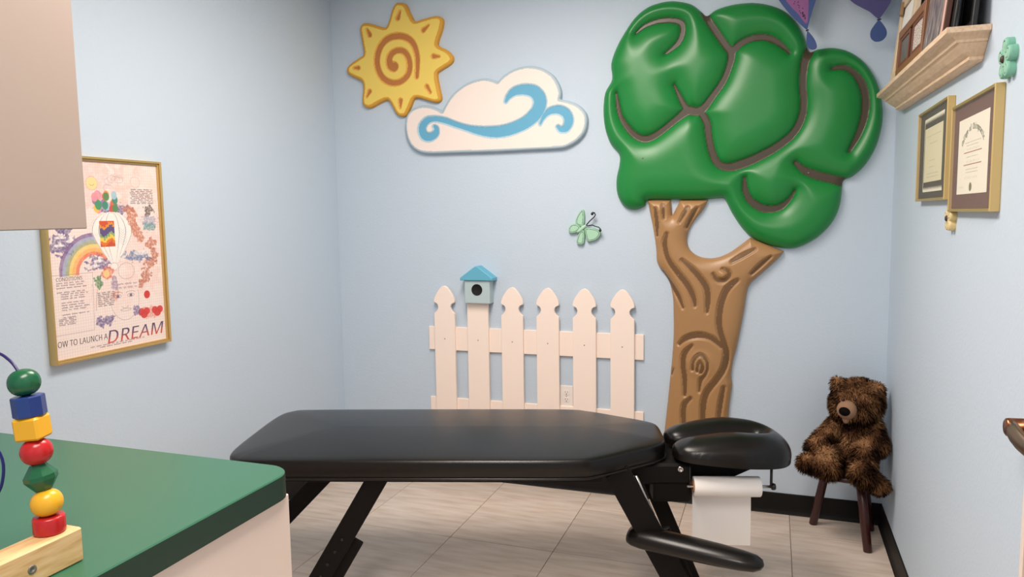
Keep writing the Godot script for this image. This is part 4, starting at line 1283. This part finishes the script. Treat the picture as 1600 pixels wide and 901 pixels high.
func shelf() -> void:
	# mitred crown-moulding shelf; local x runs along the wall towards the viewer, z out of the wall
	var t := thing("wall_shelf", "pale wood ledge shelf with crown moulding on the right wall", "shelf", Vector3(RIGHT, 1.872, 0.85), Vector3(0, -90, -1.4))
	var st := begin()
	st.set_smooth_group(-1)
	var rings := [[0.072, 0.0], [0.066, 0.004], [0.066, 0.012], [0.060, 0.016], [0.052, 0.022], [0.040, 0.034], [0.033, 0.042], [0.028, 0.044], [0.026, 0.050], [0.016, 0.058], [0.004, 0.0625], [0.0, 0.065], [0.0, 0.079]]
	var corner := func(inset: float, y: float) -> Array:
		return [Vector3(-0.69 + inset, y, 0.001), Vector3(-0.69 + inset, y, 0.1 - inset), Vector3(0.69 - inset, y, 0.1 - inset), Vector3(0.69 - inset, y, 0.001)]
	for k in rings.size() - 1:
		var a: Array = corner.call(rings[k][0], rings[k][1])
		var b: Array = corner.call(rings[k + 1][0], rings[k + 1][1])
		var outs := [Vector3(-1, -0.6, 0), Vector3(0, -0.6, 1), Vector3(1, -0.6, 0)]
		for i in 3:
			quad(st, a[i], a[i + 1], b[i + 1], b[i], outs[i])
	var lo: Array = corner.call(rings[0][0], 0.0)
	var hi: Array = corner.call(0.0, 0.079)
	quad(st, lo[0], lo[1], lo[2], lo[3], Vector3.DOWN)
	quad(st, hi[0], hi[1], hi[2], hi[3], Vector3.UP)
	quad(st, lo[0], lo[3], hi[3], hi[0], Vector3.FORWARD)
	obj("moulding", done(st), M.pale_wood, t)
	# frames standing on it
	var wash := mat(rgb(222, 200, 170), 0.6)
	var photo := mat(rgb(104, 96, 92), 0.4)
	var f := thing("photo_frame", "whitewashed wooden photo frame at the far end of the shelf", "photo frame", Vector3(RIGHT - 0.05, 1.964, 0.47), Vector3(-6, -90, -1.4), "frames on the shelf")
	picture_frame(f, 0.40, 0.36, 0.055, 0.018, wash, wash)
	obj("inner_lip", box(Vector3(0.30, 0.26, 0.006), 0.001), M.brown_wood, f, Vector3(0, 0.18, 0.007))
	obj("picture", box(Vector3(0.28, 0.24, 0.004), 0.001), M.paper, f, Vector3(0, 0.18, 0.009))
	obj("clip", box(Vector3(0.03, 0.05, 0.012), 0.002), mat(rgb(150, 120, 86), 0.5), f, Vector3(-0.13, 0.30, 0.022))
	f = thing("photo_frame", "brown wooden photo frame with a dark mat in the middle of the shelf", "photo frame", Vector3(RIGHT - 0.074, 1.954, 0.86), Vector3(-3, -90, -1.4), "frames on the shelf")
	picture_frame(f, 0.53, 0.165, 0.03, 0.016, M.brown_wood, M.brown_wood)
	var red := mat(rgb(112, 58, 38), 0.45)
	obj("mat_board", box(Vector3(0.475, 0.11, 0.004), 0.0005), mat(rgb(70, 56, 50), 0.8), f, Vector3(0, 0.0825, 0.006))
	for x in [-0.12, 0.14]:
		var st2 := begin()
		for s in [-1, 1]:
			add_box(st2, Vector3(s * 0.093, 0, 0), Vector3(0.014, 0.104, 0.006), 0.001)
			add_box(st2, Vector3(0, s * 0.046, 0), Vector3(0.172, 0.012, 0.006), 0.001)
		var inner := obj("inner_frame", done(st2), red, f, Vector3(x, 0.082, 0.011))
		obj("photo", box(Vector3(0.172, 0.08, 0.002), 0.0003), photo if x < 0 else speckled(), inner, Vector3(0, 0, -0.001))
	f = thing("photo_frame", "tall dark photo print with a pinkish brown edge near the shelf end", "photo frame", Vector3(RIGHT - 0.078, 1.941, 1.285), Vector3(-6, -90, -1.4), "frames on the shelf")
	var pr := mat(Color.WHITE, 0.35)
	pr.albedo_texture = noise_texture(noise(0.03, 4, 77), 128, ramp([[0.0, rgb(70, 62, 66)], [0.5, rgb(122, 110, 112)], [0.8, rgb(146, 130, 124)], [1.0, rgb(196, 186, 160)]]))
	pr.uv1_triplanar = true
	pr.uv1_scale = Vector3(6, 3, 6)
	obj("print", box(Vector3(0.28, 0.30, 0.010), 0.001), pr, f, Vector3(-0.01, 0.15, 0.007))
	obj("edge", box(Vector3(0.022, 0.30, 0.014), 0.001), mat(rgb(214, 170, 156), 0.5), f, Vector3(0.137, 0.15, 0.0075))
	obj("edge", box(Vector3(0.012, 0.30, 0.014), 0.001), mat(rgb(86, 52, 42), 0.5), f, Vector3(0.150, 0.15, 0.0065))
	obj("easel_back", box(Vector3(0.16, 0.26, 0.006), 0.001), M.black_plastic, f, Vector3(0.115, 0.13, -0.006))
	f = thing("photo_frame", "black backed frame tucked behind the dark print at the shelf end", "photo frame", Vector3(RIGHT - 0.030, 1.9345, 1.44), Vector3(-4, -90, -1.4), "frames on the shelf")
	picture_frame(f, 0.17, 0.26, 0.02, 0.012, M.black_plastic, M.black_plastic)
	obj("picture", box(Vector3(0.132, 0.222, 0.005), 0.0005), M.black_paint, f, Vector3(0, 0.13, 0.005))


func speckled() -> StandardMaterial3D:
	var m := mat(Color.WHITE, 0.4)
	m.albedo_texture = noise_texture(noise(0.16, 2, 60), 128, ramp([[0.0, rgb(90, 70, 60)], [0.42, rgb(150, 126, 112)], [0.55, rgb(232, 222, 214)], [1.0, rgb(245, 240, 236)]]))
	m.uv1_triplanar = true
	m.uv1_scale = Vector3(8, 8, 8)
	return m


func certificate(arched: bool) -> ImageTexture:
	var im := Image.create(384, 256, false, Image.FORMAT_RGB8)
	im.fill(rgb(232, 224, 208) if arched else rgb(214, 206, 172))
	var rng := RandomNumberGenerator.new()
	rng.seed = 5 if arched else 6
	var ink := rgb(92, 84, 78)
	if arched:
		for row in [0.33, 0.37, 0.52, 0.68, 0.72]:
			scrawl(im, 0.3 if row > 0.35 else 0.25, 0.7 if row > 0.35 else 0.78, row, ink, rng, 0.006, 0.6)
		for row in [0.44, 0.60]:
			scrawl(im, 0.32, 0.72, row - 0.02, ink, rng, 0.018, 0.6)
			pen(im, [Vector2(0.22, row + 0.02), Vector2(0.8, row + 0.02)], rgb(150, 90, 70), 0.7, 1.0)
		scrawl(im, 0.28, 0.7, 0.79, ink, rng, 0.02, 0.6)
		scrawl(im, 0.08, 0.26, 0.91, ink, rng, 0.02, 0.7)
		dab(im, 0.48, 0.91, 0.05, 0.06, rgb(112, 104, 76), 0.95)
	else:
		scrawl(im, 0.1, 0.92, 0.16, ink, rng, 0.012, 0.8)
		scrawl(im, 0.3, 0.7, 0.3, ink, rng, 0.012, 0.8)
		scrawl(im, 0.46, 0.52, 0.5, ink, rng, 0.01, 0.7)
		scrawl(im, 0.3, 0.62, 0.61, ink, rng, 0.016, 0.8)
		scrawl(im, 0.3, 0.6, 0.73, ink, rng, 0.008, 0.7)
		scrawl(im, 0.16, 0.84, 0.85, ink, rng, 0.01, 0.8)
		scrawl(im, 0.16, 0.8, 0.91, ink, rng, 0.01, 0.8)
	return ImageTexture.create_from_image(im)


func diplomas() -> void:
	var glass := mat(Color(0.9, 0.95, 0.92, 0.04), 0.03, 0.0, 0.04)
	glass.transparency = BaseMaterial3D.TRANSPARENCY_ALPHA
	for i in 2:
		var w: float = [0.481, 0.456][i]
		var h: float = [0.309, 0.301][i]
		var t := thing("framed_diploma", ["diploma on pale green paper with a toothed border, farther gold frame", "diploma on white paper with a maroon mat, nearer gold frame"][i], "diploma", Vector3(RIGHT, [1.503, 1.467][i], [0.9355, 1.4625][i]), Vector3(0, -90, 0), "diplomas on the right wall")
		picture_frame(t, w, h, 0.008, 0.022, M.gold, M.gold_side)
		var board := mat([rgb(62, 50, 40), rgb(96, 58, 52)][i], 0.8)
		obj("mat_board", box(Vector3(w - 0.017, h - 0.017, 0.010), 0.0005), board, t, Vector3(0, h / 2.0, 0.008))
		var q := QuadMesh.new()
		q.size = [Vector2(0.29, 0.182), Vector2(0.318, 0.205)][i]
		var m := mat(Color.WHITE, 0.7)
		m.albedo_texture = certificate(i == 1)
		m.texture_repeat = false
		var p := obj("certificate", q, m, t, Vector3([0.005, 0.0][i], h / 2.0, 0.0136))
		if i == 0:
			var edge := mat(rgb(226, 220, 200), 0.7)
			for y in [-0.118, 0.118]:
				var st := begin()
				st.set_smooth_group(-1)
				for k in 14:
					var x := -0.15 + k * 0.0222
					tri(st, Vector3(x, y, 0), Vector3(x + 0.0222, y, 0), Vector3(x + 0.0111, y - 0.011 * signf(y), 0), Vector3.BACK)
				add_box(st, Vector3(0.005, y + 0.003 * signf(y), 0), Vector3(0.312, 0.006, 0.0004), 0.0)
				obj("toothed_border", done(st), edge, p, Vector3(0, 0, 0.0004))
			obj("rule", box(Vector3(0.004, 0.24, 0.0004), 0.0), edge, p, Vector3(-0.153, 0, 0.0004))
		else:
			# arched heading, letter by letter
			var words := "College of Chiropractic"
			var green := mat(rgb(104, 112, 92), 0.7)
			for k in words.length():
				if words[k] == " ":
					continue
				var a := deg_to_rad(lerpf(146.0, 34.0, k / float(words.length() - 1)))
				obj("letter", text(words[k], 0.021, 0.0003, "Droid Serif"), green, p, Vector3(cos(a) * 0.135, -0.012 + sin(a) * 0.086, 0.0004), Vector3(0, 0, (rad_to_deg(a) - 90.0) * 0.7))
		obj("glass", box(Vector3(w - 0.0165, h - 0.0165, 0.002), 0.0), glass, t, Vector3(0, h / 2.0, 0.0185))


func flower_shape(r: float, waist: float, turn: float) -> PackedVector2Array:
	var out := PackedVector2Array()
	for k in 120:
		var a := TAU * k / 120.0
		out.append(Vector2(cos(a + turn), sin(a + turn)) * r * (waist + (1.0 - waist) * pow(absf(cos(2.5 * a)), 0.55)))
	return out


func flowers() -> void:
	for i in 2:
		var r: float = [0.048, 0.041][i]
		var t := thing("wall_flower", ["mint green wooden flower plaque above the nearer diploma", "small cream yellow wooden flower plaque below the diplomas"][i], "flower plaque", Vector3(RIGHT, [1.813, 1.447][i] - r, [1.731, 1.222][i]), Vector3(0, -90, 0), "flower plaques on the right wall")
		var petals := relief(flower_shape(r, 0.5, 0.3), [], 0.0016, {"t0": 0.013, "h": 0.006, "w": 0.006, "base": [lin(150, 198, 174), lin(222, 206, 158)][i], "line": [lin(62, 92, 80), lin(90, 72, 50)][i], "line_at": 0.0075, "line_w": 0.0012, "band": [lin(124, 182, 158), lin(214, 194, 140)][i], "band_w": 0.003})
		obj("petals", petals, M.matte, t, Vector3(0, r, 0))
		obj("centre", lathe([Vector2(0, 0), Vector2(0.009, 0), Vector2(0.0085, 0.004), Vector2(0.005, 0.0065), Vector2(0, 0.007)], 20), mat(rgb(64, 46, 38), 0.6), t, Vector3(0, r, 0.018), Vector3(90, 0, 0))


# ---------------------------------------------------------------- stool and bear

func stool() -> void:
	var t := thing("wooden_stool", "low dark red wooden stool under the teddy bear", "stool", Vector3(0.335, 0, 0.20))
	obj("seat", lathe([Vector2(0, 0.288), Vector2(0.105, 0.288), Vector2(0.122, 0.294), Vector2(0.128, 0.304), Vector2(0.124, 0.315), Vector2(0.112, 0.3195), Vector2(0, 0.321)], 48), M.red_wood, t)
	for f in [[Vector3(-0.132, 0, -0.111), Vector3(-0.085, 0.291, -0.05)], [Vector3(0.078, 0, 0.129), Vector3(0.045, 0.291, 0.085)], [Vector3(0.115, 0, -0.12), Vector3(0.07, 0.291, -0.06)]]:
		var a: Vector3 = f[0]
		var b: Vector3 = f[1]
		obj("leg", tube([a, a + (b - a) * 0.01, a.lerp(b, 0.5), b], [0.0165, 0.018, 0.0195, 0.019], 16), M.red_wood, t)


var bones := []


func field(p: Vector3) -> float:
	var acc := 9.0
	for b in bones:
		var a: Vector3 = b[0]
		var ab: Vector3 = b[4]
		var h := clampf((p - a).dot(ab) / b[5], 0.0, 1.0)
		var d := p.distance_to(a + ab * h) - lerpf(b[2], b[3], h)
		var k := maxf(0.022 - absf(acc - d), 0.0) / 0.022
		acc = minf(acc, d) - k * k * 0.022 * 0.25
	return acc


# surface nets over the field
func nets(lo: Vector3, hi: Vector3, cell: float) -> Array:
	var nx := int((hi.x - lo.x) / cell) + 2
	var ny := int((hi.y - lo.y) / cell) + 2
	var nz := int((hi.z - lo.z) / cell) + 2
	var val := PackedFloat32Array()
	val.resize(nx * ny * nz)
	for z in nz:
		for y in ny:
			for x in nx:
				val[(z * ny + y) * nx + x] = field(lo + Vector3(x, y, z) * cell)
	var where := {}
	var verts := PackedVector3Array()
	for z in nz - 1:
		for y in ny - 1:
			for x in nx - 1:
				var base := (z * ny + y) * nx + x
				var sum := Vector3.ZERO
				var count := 0
				for e in [[0, 0, 0, 1, 0, 0], [0, 1, 0, 1, 1, 0], [0, 0, 1, 1, 0, 1], [0, 1, 1, 1, 1, 1], [0, 0, 0, 0, 1, 0], [1, 0, 0, 1, 1, 0], [0, 0, 1, 0, 1, 1], [1, 0, 1, 1, 1, 1], [0, 0, 0, 0, 0, 1], [1, 0, 0, 1, 0, 1], [0, 1, 0, 0, 1, 1], [1, 1, 0, 1, 1, 1]]:
					var v0 := val[base + (e[2] * ny + e[1]) * nx + e[0]]
					var v1 := val[base + (e[5] * ny + e[4]) * nx + e[3]]
					if (v0 < 0.0) != (v1 < 0.0):
						sum += Vector3(e[0], e[1], e[2]).lerp(Vector3(e[3], e[4], e[5]), v0 / (v0 - v1))
						count += 1
				if count:
					where[base] = verts.size()
					verts.append(lo + (Vector3(x, y, z) + sum / count) * cell)
	var tris := PackedInt32Array()
	var steps := [1, nx, nx * ny]
	for z in range(1, nz - 1):
		for y in range(1, ny - 1):
			for x in range(1, nx - 1):
				var base := (z * ny + y) * nx + x
				for axis in 3:
					var v0 := val[base]
					var v1 := val[base + steps[axis]]
					if (v0 < 0.0) == (v1 < 0.0):
						continue
					var s: int = steps[(axis + 1) % 3]
					var t: int = steps[(axis + 2) % 3]
					var q := [where[base - s - t], where[base - t], where[base], where[base - s]]
					if v0 < 0.0:
						tris.append_array([q[0], q[2], q[1], q[0], q[3], q[2]])
					else:
						tris.append_array([q[0], q[1], q[2], q[0], q[2], q[3]])
	return [verts, tris]


func bear() -> void:
	var base := Vector3(0.335, 0.321, 0.21)
	var t := thing("teddy_bear", "shaggy brown teddy bear sitting on the stool in the corner", "teddy bear", base)
	var list := [
		[0.345, 0.402, 0.195, 0.358, 0.515, 0.18, 0.082, 0.07],
		[0.338, 0.618, 0.185, 0.392, 0.624, 0.18, 0.078, 0.078],
		[0.35, 0.662, 0.172, 0.385, 0.664, 0.17, 0.058, 0.058],
		[0.332, 0.602, 0.215, 0.372, 0.6, 0.215, 0.06, 0.06],
		[0.29, 0.69, 0.175, 0.285, 0.706, 0.172, 0.022, 0.021],
		[0.438, 0.672, 0.172, 0.448, 0.684, 0.17, 0.027, 0.024],
		[0.287, 0.52, 0.19, 0.222, 0.452, 0.235, 0.036, 0.032],
		[0.222, 0.452, 0.235, 0.186, 0.424, 0.26, 0.032, 0.03],
		[0.424, 0.52, 0.20, 0.436, 0.455, 0.24, 0.043, 0.045],
		[0.436, 0.455, 0.24, 0.388, 0.428, 0.285, 0.044, 0.038],
		[0.30, 0.382, 0.23, 0.238, 0.392, 0.28, 0.05, 0.044],
		[0.256, 0.352, 0.325, 0.158, 0.372, 0.325, 0.036, 0.034],
		[0.255, 0.375, 0.29, 0.25, 0.356, 0.32, 0.042, 0.036],
		[0.39, 0.38, 0.23, 0.382, 0.372, 0.30, 0.05, 0.046],
		[0.372, 0.352, 0.35, 0.444, 0.305, 0.35, 0.038, 0.037],
		[0.38, 0.372, 0.30, 0.374, 0.356, 0.34, 0.044, 0.038]]
	for b in list:
		var a := Vector3(b[0], b[1], b[2]) - base
		var c := Vector3(b[3], b[4], b[5]) - base
		bones.append([a, c, b[6], b[7], c - a, maxf((c - a).length_squared(), 1e-9)])
	var net := nets(Vector3(-0.26, -0.09, -0.18), Vector3(0.17, 0.43, 0.21), 0.009)
	var v: PackedVector3Array = net[0]
	var tr: PackedInt32Array = net[1]
	var st := begin()
	st.set_smooth_group(0)
	for i in range(0, tr.size(), 3):
		for k in 3:
			st.add_vertex(v[tr[i + k]])
	obj("body", done(st), mat(rgb(120, 80, 50), 0.9, 0.0, 0.2), t)
	var muzzle := Vector3(0.318, 0.606, 0.268) - base
	var face := Vector3(-0.32, -0.1, 0.94).normalized()
	var turn := Basis.looking_at(face, Vector3.UP) * Basis(Vector3(1, 0, 0), -PI / 2)
	var mz := obj("muzzle", lathe([Vector2(0.041, -0.02), Vector2(0.042, 0.0), Vector2(0.0395, 0.014), Vector2(0.033, 0.026), Vector2(0.022, 0.034), Vector2(0.01, 0.038), Vector2(0, 0.0385)], 28), mat(rgb(150, 114, 88), 0.85), t)
	mz.transform = Transform3D(turn, muzzle)
	obj("nose_bridge", lathe([Vector2(0.004, -0.03), Vector2(0.014, -0.024), Vector2(0.018, -0.008), Vector2(0.016, 0.012), Vector2(0.009, 0.027), Vector2(0, 0.031)], 20), mz.material_override, mz, Vector3(0.002, 0.004, -0.030), Vector3(-78, 0, 0))
	st = begin()
	add_lathe(st, [Vector2(0, -0.010), Vector2(0.016, -0.008), Vector2(0.0215, 0.0), Vector2(0.017, 0.008), Vector2(0, 0.010)], 20, Vector3.ZERO, Basis.from_scale(Vector3(1.1, 1, 0.95)))
	var ns := obj("nose", done(st), mat(rgb(12, 9, 9), 0.8, 0.0, 0.2), t)
	ns.transform = Transform3D(turn, muzzle + turn * Vector3(0, 0.036, 0) + Vector3(-0.001, 0.004, 0))
	for e in [Vector3(0.349, 0.655, 0.271), Vector3(0.301, 0.652, 0.271)]:
		obj("eye", lathe([Vector2(0, -0.0075), Vector2(0.0055, -0.005), Vector2(0.0078, 0), Vector2(0.0055, 0.005), Vector2(0, 0.0075)], 14), mat(rgb(36, 20, 16), 0.2), t, e - base)
	# fur: strands all over, thinner on the muzzle
	var rng := RandomNumberGenerator.new()
	rng.seed = 12
	var patch := noise(11.0, 3, 14)
	var dark := lin(50, 33, 25)
	var mid := lin(120, 82, 54)
	var tan_ := lin(186, 140, 98)
	st = begin()
	for i in range(0, tr.size(), 3):
		var a := v[tr[i]]
		var b := v[tr[i + 1]]
		var c := v[tr[i + 2]]
		var cr := (c - a).cross(b - a)
		var area := cr.length() / 2.0
		var nrm := cr.normalized()
		var want := area * 95000.0
		var count := int(want) + (1 if rng.randf() < want - int(want) else 0)
		for k in count:
			var r1 := sqrt(rng.randf())
			var r2 := rng.randf()
			var p := a * (1.0 - r1) + b * (r1 * (1.0 - r2)) + c * (r1 * r2)
			if p.distance_to(muzzle + face * 0.02) < 0.047:
				continue
			if p.distance_to(Vector3(0.349, 0.655, 0.258) - base) < 0.015 or p.distance_to(Vector3(0.301, 0.652, 0.258) - base) < 0.015:
				continue
			var rnd := Vector3(rng.randf_range(-1, 1), rng.randf_range(-1, 1), rng.randf_range(-1, 1))
			var d := (nrm + Vector3(0, -0.55, 0) + rnd * 0.45).normalized()
			var length := rng.randf_range(0.014, 0.028)
			if (p - (muzzle + face * 0.02)).length() < 0.075 or p.y < -0.02:
				length *= 0.6
			var side := d.cross(rnd).normalized() * rng.randf_range(0.001, 0.002)
			var mid_p := p + d * length * 0.55
			var tip := p + (d * length + Vector3(0, -0.22, 0) * length)
			var tone := patch.get_noise_3dv(p) * 2.2 + rng.randf_range(-0.4, 0.4)
			var col := mid.lerp(tan_, clampf(tone, 0.0, 1.0)) if tone > 0.0 else mid.lerp(dark, clampf(-tone * 1.3, 0.0, 1.0))
			if p.y > 0.36 and absf(p.x - 0.02) > 0.05:
				col = col.lerp(tan_, 0.5)
			st.set_color(col)
			st.set_normal(d.lerp(nrm, 0.6).normalized())
			for q in [p - side, p + side, mid_p + side * 0.8, p - side, mid_p + side * 0.8, mid_p - side * 0.8, mid_p - side * 0.8, mid_p + side * 0.8, tip]:
				st.add_vertex(q)
	var fm := tinted(0.75, 0.25)
	fm.cull_mode = BaseMaterial3D.CULL_DISABLED
	var fur := obj("fur", st.commit(), fm, t)
	fur.set_meta("kind", "stuff")


# ---------------------------------------------------------------- bead maze on the counter

func bead_maze() -> void:
	var base := Vector3(-1.084, 0.92, 2.905)
	var t := thing("bead_maze", "wooden bead maze toy with coloured beads on the green countertop", "toy", base)
	obj("base_block", box(Vector3(0.048, 0.057, 0.40), 0.003), M.pine, t, Vector3(0.0, 0.0287, 0.167))
	obj("base_block", box(Vector3(0.048, 0.057, 0.40), 0.003), M.pine, t, Vector3(-0.30, 0.0287, 0.167))
	obj("dowel", tube([Vector3(-0.024, 0.032, 0.06), Vector3(-0.276, 0.032, 0.06)], [0.011], 20), M.pine, t)
	obj("screw", lathe([Vector2(0, 0), Vector2(0.0075, 0), Vector2(0.0068, 0.0014), Vector2(0.003, 0.0016), Vector2(0.0026, 0.0004), Vector2(0, 0.0004)], 20), M.screw, t, Vector3(0.0238, 0.026, 0.057), Vector3(0, 0, -90))
	var wire := mat(rgb(44, 34, 96), 0.35)
	var up := [Vector3(-0.006, 0.05, 0), Vector3(-0.009, 0.10, 0), Vector3(-0.0175, 0.1475, 0), Vector3(-0.0225, 0.189, 0), Vector3(-0.0275, 0.229, 0), Vector3(-0.032, 0.264, 0), Vector3(-0.039, 0.30, 0), Vector3(-0.052, 0.322, 0), Vector3(-0.068, 0.336, 0), Vector3(-0.093, 0.3455, 0), Vector3(-0.13, 0.345, 0.01), Vector3(-0.18, 0.325, 0.04), Vector3(-0.24, 0.26, 0.08), Vector3(-0.285, 0.15, 0.11), Vector3(-0.30, 0.055, 0.12)]
	obj("wire", tube(curve(up), [0.0024], 12), wire, t)
	obj("wire", tube(curve([Vector3(0.0, 0.055, 0.30), Vector3(-0.02, 0.24, 0.28), Vector3(-0.16, 0.27, 0.1), Vector3(-0.115, 0.20, 0.01), Vector3(-0.103, 0.14, 0.0), Vector3(-0.13, 0.10, 0.02), Vector3(-0.22, 0.14, 0.1), Vector3(-0.30, 0.055, 0.2)]), [0.0024], 12), mat(rgb(28, 34, 110), 0.35), t)
	var red := mat(rgb(186, 30, 34), 0.25)
	var yellow := mat(rgb(236, 176, 38), 0.28)
	var green := mat(rgb(22, 92, 58), 0.25)
	var blue := mat(rgb(30, 58, 122), 0.28)
	var egg := []
	for k in 15:
		var a := PI * k / 14.0 - PI / 2.0
		egg.append(Vector2(0.0236 * pow(cos(a), 0.8) if k > 0 and k < 14 else 0.003, 0.0215 * sin(a)))
	var ball := lathe(egg, 36)
	obj("bead", lathe([Vector2(0.003, -0.014), Vector2(0.0212, -0.014), Vector2(0.0232, -0.0122), Vector2(0.0235, -0.010), Vector2(0.0235, 0.0105), Vector2(0.022, 0.0135), Vector2(0.0195, 0.0142), Vector2(0.003, 0.0142)], 40), red, t, Vector3(-0.007, 0.0715, 0))
	obj("bead", ball, yellow, t, Vector3(-0.0085, 0.1065, 0), Vector3(0, 0, 10))
	obj("bead", lathe([Vector2(0.006, -0.0225), Vector2(0.0115, -0.022), Vector2(0.0245, -0.003), Vector2(0.0245, 0.004), Vector2(0.0115, 0.022), Vector2(0.006, 0.0225)], 8, false), green, t, Vector3(-0.0175, 0.1475, 0), Vector3(0, 15, 10))
	obj("bead", ball, red, t, Vector3(-0.0225, 0.1895, 0), Vector3(0, 0, 8))
	obj("bead", box(Vector3(0.040, 0.0365, 0.040), 0.0035), yellow, t, Vector3(-0.0275, 0.2285, 0), Vector3(0, 20, 5))
	obj("bead", lathe([Vector2(0.006, -0.0165), Vector2(0.0225, -0.0165), Vector2(0.024, -0.0148), Vector2(0.024, 0.0148), Vector2(0.0225, 0.0165), Vector2(0.006, 0.0165)], 8, false), blue, t, Vector3(-0.0315, 0.2635, 0), Vector3(0, 10, 5))
	obj("bead", ball, green, t, Vector3(-0.038, 0.301, 0), Vector3(0, 0, 10))


func curve(pts: Array) -> Array:
	var out := []
	var n := pts.size()
	for i in n - 1:
		for k in 6 + (1 if i == n - 2 else 0):
			out.append((pts[i] as Vector3).cubic_interpolate(pts[i + 1], pts[maxi(i - 1, 0)], pts[mini(i + 2, n - 1)], k / 6.0))
	return out
